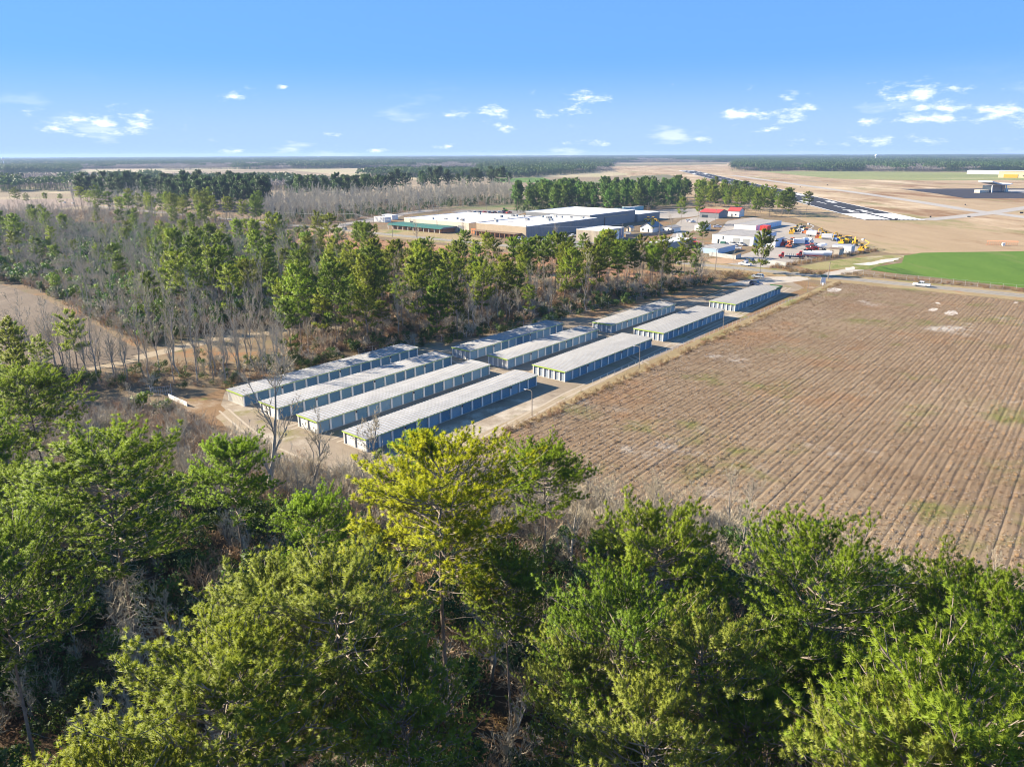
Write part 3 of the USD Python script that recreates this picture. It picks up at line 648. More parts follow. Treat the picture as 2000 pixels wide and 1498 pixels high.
def pine(seed, h=24.0, cb=.5, rmax=4.6, nl=44, nsec=8, ntuft=7, needles=24, nlen=.27, nw=.03, top_round=.5, limb_r=.055, lean=.4, dead=8, tsides=9, shoot=.16):
    rng = np.random.default_rng(seed)
    K = 10; zz = np.linspace(0, 1, K)
    ph = rng.uniform(0, 6.28, 2)
    cx = lean * (np.sin(zz * 2.2 + ph[0]) - np.sin(ph[0])); cy = lean * (np.sin(zz * 2.6 + ph[1]) - np.sin(ph[1]))
    tr = np.stack([cx, cy, zz * h * .97], 1)
    tr[0, 2] = -.4
    rad = np.maximum(.022 * h ** .85 * .5 * (1 - .86 * zz ** 1.15), .03); rad[0] *= 1.25
    trunk = tubes(tr[None], rad[None], tsides)
    at = lambda t: np.stack([np.interp(t, zz, tr[:, 0]), np.interp(t, zz, tr[:, 1]), t * h * .97], -1)
    # limbs
    s = np.sort(rng.uniform(0, 1, nl) ** .74); t = cb + (.985 - cb) * s
    az = np.arange(nl) * 2.39996 + rng.uniform(-.5, .5, nl)
    prof = np.interp(s, [0, .12, .35, .6, .82, 1.0], [.55, .88, 1.0, .97, top_round + .24, .46])
    Lb = rmax * prof * rng.uniform(.74, 1.1, nl)
    el = np.interp(s, [0, .4, .8, 1], [-.16, .10, .38, .85]) + rng.normal(0, .13, nl)
    d0 = np.stack([np.cos(az) * np.cos(el), np.sin(az) * np.cos(el), np.sin(el)], 1)
    u = np.linspace(0, 1, 6)
    wig = rng.normal(0, .05, (nl, 6, 3)); wig[:, 0] = 0
    limb = at(t)[:, None] + d0[:, None] * (Lb[:, None] * u)[..., None] + wig * Lb[:, None, None] * u[None, :, None]
    limb[..., 2] += (.22 * Lb[:, None] * u ** 2) * np.interp(s, [0, 1], [1.1, .3])[:, None]
    lr = limb_r * (Lb / rmax)[:, None] * (1 - .8 * u) + .012
    br = [tubes(limb, lr, 4)]
    # secondary branches on the outer part of the limbs
    us = np.linspace(.28, 1.0, nsec)[None] + rng.uniform(-.05, .05, (nl, nsec)); us = np.clip(us, .2, 1)
    i = np.arange(nl)[:, None].repeat(nsec, 1)
    k0 = np.clip((us * 5).astype(int), 0, 4); fr = us * 5 - k0
    p0 = limb[i, k0] * (1 - fr[..., None]) + limb[i, k0 + 1] * fr[..., None]
    dl = unit(limb[i, k0 + 1] - limb[i, k0])
    side = np.where(np.arange(nsec) % 2 == 0, 1, -1)[None] * rng.uniform(.35, 1.15, (nl, nsec))
    side[:, -1] *= .2
    d1 = rot_about(dl, np.broadcast_to([0, 0, 1.0], dl.shape), side); d1[..., 2] += rng.uniform(.05, .55, (nl, nsec)); d1 = unit(d1)
    L1 = (Lb[:, None] * (.44 - .22 * us) + .35) * rng.uniform(.7, 1.25, (nl, nsec))
    p0, d1, L1 = p0.reshape(-1, 3), d1.reshape(-1, 3), L1.reshape(-1)
    v = np.linspace(0, 1, 3)
    sec = p0[:, None] + d1[:, None] * (L1[:, None] * v)[..., None]; sec[..., 2] += .14 * L1[:, None] * v ** 2
    br.append(tubes(sec, .016 + .012 * (1 - v)[None].repeat(len(sec), 0), 3))
    # shoots with needle tufts
    ut = np.linspace(.28, 1.02, ntuft)[None] + rng.uniform(-.07, .07, (len(sec), ntuft))
    pt = p0[:, None] + d1[:, None] * (L1[:, None] * ut)[..., None]; pt[..., 2] += .14 * L1[:, None] * ut ** 2
    off = rng.normal(0, 1, pt.shape); off[..., 2] = np.abs(off[..., 2]) * .8
    off = unit(off) * (rng.uniform(.08, .42, ut.shape) * (1.15 - .5 * ut))[..., None]
    dt = unit(off * 1.2 + d1[:, None] * .3 + np.array([0, 0, .28]))
    pt = (pt + off).reshape(-1, 3); dt = dt.reshape(-1, 3)
    crown = tufts(pt, dt, needles, nlen, nw, rng, shoot=shoot)
    # bare dead stubs under the crown
    if dead:
        ts = rng.uniform(cb * .45, cb * 1.05, dead); az = rng.uniform(0, 6.28, dead); Ls = rng.uniform(.5, .55 * rmax, dead)
        dd = np.stack([np.cos(az), np.sin(az), rng.uniform(-.15, .35, dead)], 1)
        st = at(ts)[:, None] + dd[:, None] * (Ls[:, None] * u)[..., None] + rng.normal(0, .06, (dead, 6, 3)) * u[None, :, None]
        br.append(tubes(st, .03 * (1 - .8 * u)[None].repeat(dead, 0), 3))
    return trunk, merge(*br), crown

def bare(seed, h=14.0, n=(11, 7, 7, 4), ratio=(.42, .5, .5, .45), r0=.16, spread=.75, fork=.22, ribbon=.012, lean=0.0, up=.35):
    """a leafless tree: trunk, limbs, branches, twigs; the last twigs are slim ribbons"""
    rng = np.random.default_rng(seed); u = np.linspace(0, 1, 6)
    w = np.cumsum(rng.normal(0, .025, (6, 3)), 0) * h; w[0] = 0; w[:, 2] = 0
    P = np.stack([u * lean * h, u * 0, u * h * .8], 1)[None] + w[None]; P[0, 0, 2] = -.3
    R = (r0 * (1 - .8 * u))[None]
    out = [tubes(P, R, 7)]; tw = []
    Lp = np.array([h * .8]); first = True
    for lv, (k, rt) in enumerate(zip(n, ratio)):
        N, Kp = P.shape[:2]
        us = rng.uniform(fork if first else .12, 1.0, (N, k)); us[:, 0] = 1.0
        kk = np.clip((us * (Kp - 1)).astype(int), 0, Kp - 2); fr = (us * (Kp - 1) - kk)[..., None]; i = np.arange(N)[:, None]
        p = P[i, kk] * (1 - fr) + P[i, kk + 1] * fr; d = unit(P[i, kk + 1] - P[i, kk])
        rr = R[i, kk] * (1 - fr[..., 0]) + R[i, kk + 1] * fr[..., 0]
        ax = unit(np.cross(d, rng.normal(size=d.shape))); ang = spread * rng.uniform(.5, 1.2, us.shape)
        ang[:, 0] *= .35
        nd = rot_about(d, ax, ang); nd[..., 2] += up * (.6 if lv else 1.0); nd = unit(nd)
        Ln = Lp[:, None] * rt * rng.uniform(.55, 1.2, us.shape) * (1.1 - .45 * us)
        p, nd, Ln, rr = p.reshape(-1, 3), nd.reshape(-1, 3), Ln.reshape(-1), rr.reshape(-1)
        last = lv == len(n) - 1
        K = 3 if last else 4
        v = np.linspace(0, 1, K)
        wg = rng.normal(0, .07, (len(p), K, 3)); wg[:, 0] = 0
        P = p[:, None] + nd[:, None] * (Ln[:, None] * v)[..., None] + wg * (Ln[:, None] * v)[..., None]
        P[..., 2] += .08 * Ln[:, None] * v ** 2
        R = np.clip(rr * .62, ribbon * .6, None)[:, None] * (1 - .7 * v)
        if last:
            sd = unit(np.cross(nd, rng.normal(size=nd.shape)))[:, None] * (ribbon * (1 - .75 * v))[None, :, None]
            V = np.stack([P - sd, P + sd], 2); M = len(P)
            q = np.array([(2 * j, 2 * j + 1, 2 * j + 3, 2 * j + 2) for j in range(K - 1)])
            q = (np.arange(M)[:, None, None] * 2 * K + q[None]).reshape(-1, 4)
            tw.append((V.reshape(-1, 3), np.vstack([q[:, [0, 1, 2]], q[:, [0, 2, 3]]])))
        elif lv >= 1: tw.append(tubes(P, R, 3))
        else: out.append(tubes(P, R, 5))
        Lp = Ln; first = False
    return merge(*out), merge(*tw)

def leaf_blob(seed, n=700, size=.16, lobes=7, R=1.6, h=2.6, flat_=.8, sharp=1.0):
    """leaves scattered through several lobes"""
    rng = np.random.default_rng(seed)
    c = np.stack([rng.normal(0, R * .42, lobes), rng.normal(0, R * .42, lobes), rng.uniform(.25, .8, lobes) * h], 1)
    r = rng.uniform(.35, .62, lobes) * R
    k = rng.integers(0, lobes, n); d = unit(rng.normal(size=(n, 3)))
    p = c[k] + d * (r[k] * rng.uniform(.55, 1.08, n))[:, None] * [1, 1, flat_]
    p[:, 2] = np.abs(p[:, 2])
    nrm = unit(d + rng.normal(0, .6, (n, 3))); a = unit(np.cross(nrm, rng.normal(size=(n, 3)))); b = np.cross(nrm, a)
    s = size * rng.uniform(.6, 1.3, (n, 1))
    nr = unit(d + [0, 0, .35]); gn = np.cross(a, b); a = np.where(np.sum(gn * nr, 1, keepdims=True) < 0, -a, a)
    v = np.stack([p - a * s, p - b * s * .55 * sharp, p + a * s, p + b * s * .55 * sharp], 1).reshape(-1, 3)
    q = np.arange(4 * n).reshape(-1, 4)
    return v, np.vstack([q[:, [0, 1, 2]], q[:, [0, 2, 3]]]), np.repeat(nr, 4, 0)

def bush_bare(seed, h=2.6, stems=9, n=(6, 6), ribbon=.012, spreadr=.5):
    rng = np.random.default_rng(seed); u = np.linspace(0, 1, 4); ms = []
    az = rng.uniform(0, 6.28, stems); tilt = rng.uniform(.05, .75, stems)
    d = np.stack([np.cos(az) * np.sin(tilt), np.sin(az) * np.sin(tilt), np.cos(tilt)], 1); Ln = h * rng.uniform(.5, 1.0, stems)
    P = rng.normal(0, spreadr * .5, (stems, 1, 3)) * [1, 1, 0] + d[:, None] * (Ln[:, None] * u)[..., None] + rng.normal(0, .06 * h, (stems, 4, 3)) * u[None, :, None]
    ms.append(tubes(P, (ribbon * 1.6 * (1 - .6 * u))[None].repeat(stems, 0), 3)); Lp = Ln
    for k in n:
        N, Kp = P.shape[:2]; us = rng.uniform(.2, 1, (N, k)); kk = np.clip((us * (Kp - 1)).astype(int), 0, Kp - 2); fr = (us * (Kp - 1) - kk)[..., None]; i = np.arange(N)[:, None]
        p = (P[i, kk] * (1 - fr) + P[i, kk + 1] * fr).reshape(-1, 3); dd = unit(P[i, kk + 1] - P[i, kk]).reshape(-1, 3)
        nd = unit(dd + rng.normal(0, .5, dd.shape) + [0, 0, .15]); Lp = (Lp[:, None] * rng.uniform(.3, .65, us.shape)).reshape(-1)
        v = np.linspace(0, 1, 3); P = p[:, None] + nd[:, None] * (Lp[:, None] * v)[..., None] + rng.normal(0, .08, (len(p), 3, 3)) * (Lp[:, None] * v)[..., None]
        sd = unit(np.cross(nd, rng.normal(size=nd.shape)))[:, None] * (ribbon * (1 - .7 * v))[None, :, None]
        V = np.stack([P - sd, P + sd], 2); q = np.array([(2 * j, 2 * j + 1, 2 * j + 3, 2 * j + 2) for j in range(2)])
        q = (np.arange(len(P))[:, None, None] * 6 + q[None]).reshape(-1, 4)
        ms.append((V.reshape(-1, 3), np.vstack([q[:, [0, 1, 2]], q[:, [0, 2, 3]]])))
    return merge(*ms)

# the kinds of tree; every tree in view is a copy of one of these
TOPZ = {}
def pine_kind(name, needle, **kw):
    k = kind_of(name); tr, br, cr = pine(**kw); TOPZ[k] = float(np.percentile(cr[0][:, 2], 99.5)) / kw['h']
    part(k, 'trunk', tr, m_bark, 40); part(k, 'branches', br, m_branch, kind='stuff'); part(k, 'crown', cr, needle, kind='stuff')
    return k
def bare_kind(name, m1, m2, **kw):
    k = kind_of(name); a, b = bare(**kw)
    part(k, 'trunk', a, m1); part(k, 'twigs', b, m2, kind='stuff')
    return k
NP = [pine_kind('pine_tall', NEEDLE['green'], seed=1, h=24, cb=.58, rmax=5.4, nl=60, nsec=9, ntuft=8, needles=34, nlen=.235, nw=.036, shoot=.10),
      pine_kind('pine_olive', NEEDLE['olive'], seed=2, h=21, cb=.54, rmax=5.0, nl=58, nsec=9, ntuft=8, top_round=.66, needles=34, nlen=.235, nw=.036, shoot=.10),
      pine_kind('pine_yellow', NEEDLE['yellow'], seed=3, h=23, cb=.52, rmax=5.0, nl=58, nsec=9, ntuft=8, top_round=.7, needles=34, nlen=.235, nw=.036, shoot=.10),
      pine_kind('pine_bright', NEEDLE['bright'], seed=4, h=20, cb=.58, rmax=4.5, nl=50, nsec=9, ntuft=8, top_round=.74, needles=34, nlen=.235, nw=.036, shoot=.10),
      pine_kind('pine_pale', NEEDLE['pale'], seed=5, h=23, cb=.50, rmax=5.5, nl=62, nsec=9, ntuft=8, top_round=.66, needles=34, nlen=.245, nw=.036, shoot=.10),
      pine_kind('pine_wide', NEEDLE['green'], seed=6, h=22, cb=.55, rmax=5.7, nl=60, nsec=9, ntuft=8, top_round=.76, needles=34, nlen=.235, nw=.036, shoot=.10)]
MP = [pine_kind(f'mid_pine_{chr(97 + i)}', m_mid, seed=20 + i, h=23, cb=c, rmax=r, nl=30, nsec=6, ntuft=4, needles=9, nlen=.66, nw=.22, dead=5, tsides=6, shoot=.3, limb_r=.05, top_round=tr_)
      for i, (c, r, tr_) in enumerate([(.42, 4.3, .6), (.52, 3.9, .7), (.32, 4.5, .55), (.58, 3.7, .75), (.26, 4.0, .5)])]
BP = [pine_kind(f'bushy_pine_{chr(97 + i)}', m_mid, seed=30 + i, h=21, cb=.16, rmax=5.2, nl=40, nsec=6, ntuft=4, needles=9, nlen=.8, nw=.30, dead=0, tsides=6, shoot=.3, limb_r=.05, top_round=.6) for i in range(2)]
DP = [pine_kind(f'distant_pine_{chr(97 + i)}', m, seed=40 + i, h=22, cb=c, rmax=4.2, nl=24, nsec=3, ntuft=3, needles=8, nlen=1.25, nw=.62, dead=0, tsides=5, shoot=.5, limb_r=.06)
      for i, (c, m) in enumerate([(.22, m_far_leaf), (.32, m_far_leaf), (.3, m_dark_leaf), (.45, m_dark_leaf)])]
NB = [bare_kind(f'bare_tree_{chr(97 + i)}', m_greybark, m_twig, seed=60 + i, h=hh, n=(10, 8, 7, 6), r0=.27, fork=.2, lean=ln, ribbon=.027)
      for i, (hh, ln) in enumerate([(14, 0), (13, .12), (12, -.1)])]
MBT = [bare_kind(f'mid_bare_tree_{chr(97 + i)}', m_greybark, m_twig, seed=70 + i, h=hh, n=(9, 6, 5, 4), r0=.17, fork=.28, ribbon=.032, spread=sp, up=up)
       for i, (hh, sp, up) in enumerate([(16, .6, .5), (14, .8, .3), (17, .5, .55), (13, .9, .25)])]
DBT = [bare_kind(f'distant_bare_tree_{chr(97 + i)}', m_twig_far, m_twig_far, seed=80 + i, h=hh, n=(7, 6, 6), ratio=(.45, .5, .55), r0=.18, fork=.25, ribbon=.10, spread=.6, up=.5)
       for i, hh in enumerate([16, 14, 17])]
SH = []
for i, (mt, R, hh, n_, sz) in enumerate([(m_shrub, 1.7, 2.8, 620, .17), (m_shrub, 1.2, 3.6, 560, .16), (m_shrub_bright, 1.3, 4.4, 620, .19), (m_shrub_bright, 1.6, 3.2, 560, .18)]):
    k = kind_of(f'evergreen_shrub_{chr(97 + i)}'); part(k, 'stem', tubes(np.array([[[0, 0, -.2], [.05, 0, hh * .4], [.1, .05, hh * .8]]]), np.array([[.07, .05, .02]]), 5), m_greybark)
    part(k, 'foliage', leaf_blob(90 + i, n_, sz, 8, R, hh, .9), mt); SH.append(k)
# ---------------------------------------------------------------- planting
RNG = np.random.default_rng(2024)
def clear_of(p, extra=()):
    q = Point(p[0], p[1])
    return not any(F.contains(q) for F in FOOT) and not any(F.contains(q) for F in extra)
def scatter(poly, n, gap, rng, extra=(), avoid=None):
    """n points in a polygon of the ground, at least gap apart"""
    pg = Polygon(poly).buffer(0); x0, y0, x1, y1 = pg.bounds; out = []; grid = {}
    if avoid is not None: 
        for p in avoid: grid.setdefault((int(p[0] // gap), int(p[1] // gap)), []).append(p)
    from shapely.prepared import prep
    pp = prep(pg); tries = 0
    while len(out) < n and tries < n * 60:
        tries += 1; p = (rng.uniform(x0, x1), rng.uniform(y0, y1))
        if not pp.contains(Point(p)): continue
        gx, gy = int(p[0] // gap), int(p[1] // gap)
        if any((p[0] - o[0]) ** 2 + (p[1] - o[1]) ** 2 < gap * gap for a in (-1, 0, 1) for b in (-1, 0, 1) for o in grid.get((gx + a, gy + b), ())): continue
        if not clear_of(p, extra): continue
        grid.setdefault((gx, gy), []).append(p); out.append(p)
    return np.array(out).reshape(-1, 2)
ORD = 'first second third fourth fifth sixth seventh eighth ninth tenth eleventh twelfth thirteenth fourteenth fifteenth sixteenth seventeenth eighteenth nineteenth twentieth'.split()
def ordinal(i):
    tens = ['', '', 'twenty', 'thirty', 'forty', 'fifty', 'sixty']
    if i < 20: return ORD[i]
    t, u = divmod(i + 1, 10)
    return tens[t] + '-' + ORD[u - 1] if u else tens[t][:-1] + 'ieth'
def plant(name, kinds, pts, what, where, cat, group, smin, smax, rng, base=1.0, zs=(.9, 1.12), rank=12):
    """single trees of a stand; each is told by its rank (front to back) and its order from the left"""
    if not len(pts): return
    px = np.arctan2(pts[:, 0], pts[:, 1]); d = np.hypot(pts[:, 0], pts[:, 1])
    nr = max(1, int(round(len(pts) / rank))); order = np.argsort(d); rk = np.empty(len(pts), int)
    for r_, ch in enumerate(np.array_split(order, nr)): rk[ch] = r_
    rn = ['front', 'second', 'third', 'fourth', 'fifth', 'sixth', 'seventh', 'eighth', 'ninth', 'tenth', 'eleventh', 'twelfth']
    for r_ in range(nr):
        ii = np.where(rk == r_)[0]; ii = ii[np.argsort(px[ii])]
        for o, i in enumerate(ii):
            p = pts[i]; s = rng.uniform(smin, smax) * base
            lab = f'{ordinal(o)} {what} from the left, {rn[r_]} rank {where}' if nr > 1 else f'{ordinal(o)} {what} from the left {where}'
            thing(name, lab, cat, (p[0], p[1], 0), rng.uniform(0, 360), group, (s, s, s * rng.uniform(*zs)), kinds[rng.integers(len(kinds))])
def grove(name, kinds, pts, smin, smax, rng, zs=(.9, 1.12), label=None, cat=None):
    """a stand that reads as one mass"""
    n = len(pts); path = '/World/' + numbered(name); pi = UsdGeom.PointInstancer.Define(stage, path); rel = pi.CreatePrototypesRel()
    for i, k in enumerate(kinds):
        x = UsdGeom.Xform.Define(stage, f'{path}/plant' + (f'_{i:03d}' if i else '')); x.GetPrim().GetReferences().AddInternalReference(k); rel.AddTarget(x.GetPath())
    sc = rng.uniform(smin, smax, n); sc = np.stack([sc, sc, sc * rng.uniform(*zs, n)], 1).astype(np.float32)
    pos = np.c_[pts, np.zeros(n)].astype(np.float32) if pts.shape[1] == 2 else pts.astype(np.float32)
    pi.CreatePositionsAttr(Vt.Vec3fArray.FromNumpy(np.ascontiguousarray(pos))); pi.CreateProtoIndicesAttr(Vt.IntArray.FromNumpy(rng.integers(0, len(kinds), n).astype(np.int32)))
    pi.CreateScalesAttr(Vt.Vec3fArray.FromNumpy(np.ascontiguousarray(sc)))
    y = rng.uniform(0, np.pi, n); pi.CreateOrientationsAttr(Vt.QuathArray([Gf.Quath(float(math.cos(a)), 0, 0, float(math.sin(a))) for a in y]))
    tagp(pi.GetPrim(), label, cat, None, 'stuff')
# ---- the near pines: (crown top pixel, height, kind, width factor, label)
near = [
 ((190, 850), 25.0, 0, 1.35, 'huge dark pine at the left with a thick trunk hung with dry vines'),
 ((48, 712), 22.0, 0, 1.3, 'pine at the left edge with bare forked lower limbs, above the scrub'),
 ((452, 853), 17.5, 3, 1.2, 'small bright round pine just left of the leafless tree'),
 ((598, 968), 16.5, 3, 1.15, 'bright green rounded pine below the leafless tree'),
 ((858, 866), 25.5, 2, 1.30, 'tall yellow-green pine in the middle, standing before the field corner'),
 ((818, 836), 16.0, 3, .9, 'small green pine top peeping out behind the yellow pine'),
 ((1062, 868), 17.0, 3, 1.3, 'dark green round-topped pine at the near corner of the field'),
 ((640, 1078), 23.5, 4, 1.12, 'broad pale green pine in the foreground, left of the middle'),
 ((500, 1120), 21.0, 4, 1.0, 'pale pine leaning into the broad pale one on its left side'),
 ((370, 1255), 22.5, 1, 1.12, 'olive pine at the lower left with spiky needle tufts'),
 ((805, 1298), 18.5, 1, .95, 'small yellowish pine at the bottom middle with bare white limbs below'),
 ((1000, 1075), 18.0, 0, 1.0, 'dark pine right of and below the yellow pine'),
 ((1290, 1003), 22.0, 1, 1.0, 'sunlit pine at the field edge, tallest of the right-hand group'),
 ((1225, 1125), 21.0, 5, .92, 'wide green pine in front of the sunlit field-edge pine'),
 ((1410, 1200), 21.0, 4, .95, 'pale pine filling the lower right of the middle'),
 ((1640, 1040), 22.5, 5, 1.08, 'domed green pine with white branchlets showing, before the furrows'),
 ((1545, 1215), 18.0, 0, .85, 'dark pine under the domed pine, its grey trunk showing'),
 ((1900, 1112), 21.0, 1, .95, 'thin olive pine with dark forked limbs near the right edge'),
 ((1960, 1290), 25.0, 1, 1.05, 'closest pine, in the bottom right corner with large needle brushes'),
 ((1840, 1395), 23.0, 4, .95, 'low pine crown beside the closest pine at the bottom right'),
 ((1260, 1330), 19.5, 4, 1.0, 'pale ragged pine low in the picture, right of the dark hollow'),
 ((230, 1440), 20.0, 1, .95, 'olive pine cut off by the bottom edge at the lower left'),
 ((20, 905), 19.0, 0, .95, 'dim pine crown at the left edge beside the huge pine'),
 ((1490, 1330), 17.0, 5, .85, 'green pine between the pale pine and the grey-trunked one'),
 ((1130, 1245), 18.0, 4, .8, 'slim pale pine at the left flank of the right-hand group'),
 ((735, 1190), 18.0, 0, .85, 'shaded pine between the broad pale pine and the yellow pine'),
 ((1700, 1300), 17.0, 0, .9, 'shaded pine in front of the thin olive pine'),
 ((-60, 1010), 22.0, 5, 1.0, 'pine crown partly cut off by the left edge'),
 ((2040, 1180), 21.0, 5, 1.0, 'pine crown partly cut off by the right edge'),
]
KH = [24, 21, 23, 20, 23, 22]
NEAR_XY = []
for i, ((px, py), h, k, wd, lab) in enumerate(near):
    s = h / KH[k]; p = G(px, py, KH[k] * TOPZ[NP[k]] * s)
    NEAR_XY.append(p[:2])
    t = thing('pine_tree', lab, 'pine tree', (p[0], p[1], 0), (i * 137.5) % 360, 'pines in the foreground wood', (s * wd, s * wd, s), NP[k])

# dry vines on the trunk of the huge pine
rv = np.random.default_rng(5); b = NEAR_XY[0]; n = 340
z0 = rv.uniform(4, 14, n); az = rv.uniform(0, 6.28, n); r_ = .35 + rv.uniform(0, 1.0, n) ** 1.5 * (.55 + .45 * np.sin(z0 * 1.7 + az))
P = np.stack([b[0] + np.cos(az) * r_, b[1] + np.sin(az) * r_, z0], 1); u = np.linspace(0, 1, 5)
D = np.stack([np.cos(az + rv.normal(0, 1, n)) * .55, np.sin(az + rv.normal(0, 1, n)) * .55, rv.uniform(-1.1, .25, n)], 1); V = P[:, None] + D[:, None] * (rv.uniform(.6, 2.2, n)[:, None] * u)[..., None] + rv.normal(0, .26, (n, 5, 3)) * u[None, :, None]
V[..., 2] = np.maximum(V[..., 2], .05)
single('vine_tangle', tubes(V, np.full((n, 5), .018), 3), m_twig, 'tangle of dry pale vines hanging on the trunk of the huge pine', 'vine')

# the wood goes on outside the frame at the left and throws its shade in
rw_ = np.random.default_rng(909)
_ow = [(-46, 30), (-40, 38), (-50, 42), (-56, 52), (-62, 62), (-58, 70), (-70, 78), (-76, 66), (-82, 88), (-92, 98), (-68, 50), (-52, 33), (-98, 84), (-104, 104), (-64, 40), (-86, 74)]
grove('pine_wood', NP, np.array(_ow, float), .85, 1.1, rw_)

# ---- leafless trees in the foreground
nb = [((552, 990), 0, 1.62, 'leafless forked tree before the nearest storage buildings, tallest of the bare trees in front'),
      ((705, 1010), 1, 1.12, 'small leafless tree below the end of the nearest storage building'),
      ((602, 965), 2, 1.05, 'thin leafless tree leaning beside the tall forked one'),
      ((262, 850), 2, .75, 'pale leafless shrub-like tree in the scrub left of the yard'),
      ((905, 1010), 1, .75, 'leafless tree left of the yellow pine trunk'),
      ((1120, 1120), 0, .8, 'grey leafless tree by the dark round-topped pine'),
      ((980, 1075), 2, .8, 'white-twigged leafless tree under the yellow pine'),
      ((1210, 1060), 1, .72, 'leafless tree at the field corner, pale against the furrows'),
      ((1440, 1130), 0, .75, 'leafless tree between two pines at the field edge'),
      ((70, 1230), 1, .8, 'crooked leafless tree in the shade at the far left'),
      ((960, 1330), 2, .9, 'slender pale-stemmed leafless tree in the dark hollow'),
      ((330, 1330), 1, .7, 'leafless sapling right of the vine-hung trunk'),
      ((1860, 1290), 0, .75, 'leafless tree showing through the thin olive pine')]
for i, ((px, py), k, s, lab) in enumerate(nb):
    p = G(px, py); NEAR_XY.append(p[:2])
    thing('bare_tree', lab, 'bare tree', (p[0], p[1], 0), (i * 77) % 360, 'leafless trees in the foreground', (s, s, s), NB[k])

# ---- belts and woods farther off
LANE = Polygon(W([(150, 735), (240, 714), (420, 670), (560, 654), (700, 643), (700, 628), (560, 636), (420, 648), (220, 694), (130, 722)]))
YARD = Polygon(W([(380, 795), (430, 850), (560, 965), (690, 980), (880, 920), (1110, 795), (1320, 695), (1480, 618), (1604, 562), (1560, 535), (1400, 556), (1250, 590),
                  (1060, 640), (900, 672), (760, 694), (600, 734), (430, 764)]))
PLOUGH = Polygon(W([(-260, 556), (0, 553), (60, 572), (130, 608), (215, 650), (270, 690), (250, 712), (120, 735), (0, 700), (-260, 690)]))
ROADP = LineString([rd(S0, 0), rd(430, 0)]).buffer(9)
keep = (LANE, YARD, PLOUGH, ROADP)
belt = W([(560, 726), (700, 690), (870, 664), (960, 652), (1060, 626), (1200, 594), (1330, 566), (1395, 548), (1370, 538), (1200, 548), (1060, 556), (900, 566), (760, 580), (640, 600), (560, 640)])
r1 = np.random.default_rng(101)
pts_belt = scatter(belt, 64, 5.2, r1, keep)
plant('pine_tree', MP, pts_belt, 'tall pine', 'of the belt behind the storage buildings', 'pine tree', 'pines of the belt behind the storage buildings', .66, .92, r1)
pts = scatter(belt, 46, 3.6, r1, keep, pts_belt)
plant('bare_tree', MBT, pts, 'leafless tree', 'among the pines behind the storage buildings', 'bare tree', 'leafless trees of the belt behind the storage buildings', .6, .95, r1)
backbelt = W([(700, 560), (900, 548), (1060, 540), (1200, 534), (1300, 536), (1290, 520), (1100, 520), (900, 520), (740, 520)])
pts2 = scatter(backbelt, 20, 7.0, r1, keep)
plant('pine_tree', MP, pts2, 'pine', 'on the road side of the tree belt', 'pine tree', 'pines on the road side of the belt', .48, .72, r1)
pts2b = scatter(backbelt, 26, 5.0, r1, keep, pts2)
grove('bare_thicket', MBT, pts2b, .4, .65, r1)
# left woods
left_row = W([(170, 760), (300, 748), (440, 752), (560, 730), (560, 690), (440, 716), (300, 728), (170, 738)])
pts3 = scatter(left_row, 40, 2.6, r1, (YARD, LANE))
plant('bare_tree', MBT, pts3, 'slim leafless tree', 'between the sandy lane and the yard', 'bare tree', 'slim leafless trees between lane and yard', .6, 1.1, r1, zs=(1.0, 1.3))
grove('bare_thicket', MBT, scatter(W([(20, 740), (120, 745), (190, 735), (250, 708), (190, 690), (90, 715), (20, 715)]), 16, 3.0, r1, (LANE,)), .6, 1.1, r1)
left_in = W([(-60, 760), (170, 738), (120, 742), (-60, 705)])
pts4 = scatter(W([(-60, 860), (0, 850), (150, 760), (180, 740), (120, 742), (-60, 712)]), 24, 4.0, r1, keep)
plant('bare_tree', MBT, pts4[:14], 'leafless tree', 'in the shady thicket at the left edge', 'bare tree', 'leafless trees of the thicket at the left edge', .5, .8, r1)
plant('pine_tree', MP, pts4[14:], 'slim dark pine', 'in the thicket below the ploughed field', 'pine tree', 'slim pines of the thicket at the left edge', .45, .72, r1)
woods = W([(-80, 552), (0, 548), (70, 565), (150, 608), (230, 650), (300, 690), (420, 664), (560, 640), (640, 600), (740, 560), (720, 520), (610, 492), (480, 470), (300, 450), (100, 440), (-80, 436)])
pts5 = scatter(woods, 330, 4.6, r1, keep)
o5 = np.argsort(np.hypot(pts5[:, 0], pts5[:, 1])); plant('bare_tree', MBT, pts5[o5[:100]], 'leafless tree', 'of the mixed wood at the left', 'bare tree', 'leafless trees of the mixed wood at the left', .8, 1.3, r1)
grove('bare_thicket', MBT, pts5[o5[100:]], .7, 1.2, r1)
grove('young_pines', MP, scatter(woods, 120, 6.0, r1, keep), .35, .72, r1)
grove('young_pines', MP, scatter(W([(300, 690), (420, 664), (560, 640), (640, 600), (740, 560), (720, 520), (610, 492), (480, 500), (330, 560)]), 46, 6.0, r1, keep), .55, .9, r1)
pw = [((372, 590), .72), ((350, 560), .8), ((430, 600), .85), ((455, 640), .8), ((345, 600), .78), ((395, 615), .75), ((400, 470), .9), ((490, 620), .75), ((540, 640), .7), ((520, 560), .6), ((300, 520), .55), ((150, 520), .5), ((240, 560), .5), ((40, 500), .9), ((10, 490), .9), ((95, 470), .8), ((600, 650), .75), ((670, 640), .8), ((735, 620), .95), ((725, 655), .9), ((690, 600), .9)]
_o = np.argsort([q[0][0] for q in pw]); PWL = [''] * len(pw)
for o, i in enumerate(_o): PWL[i] = f'{ordinal(o)} green pine from the left standing out of the mixed wood'
for i, ((px, py), s) in enumerate(pw):
    p = G(px, py); thing('pine_tree', PWL[i], 'pine tree', (p[0], p[1], 0), i * 61, 'pines of the mixed wood at the left', (s, s, s), MP[(i * 3) % 5])
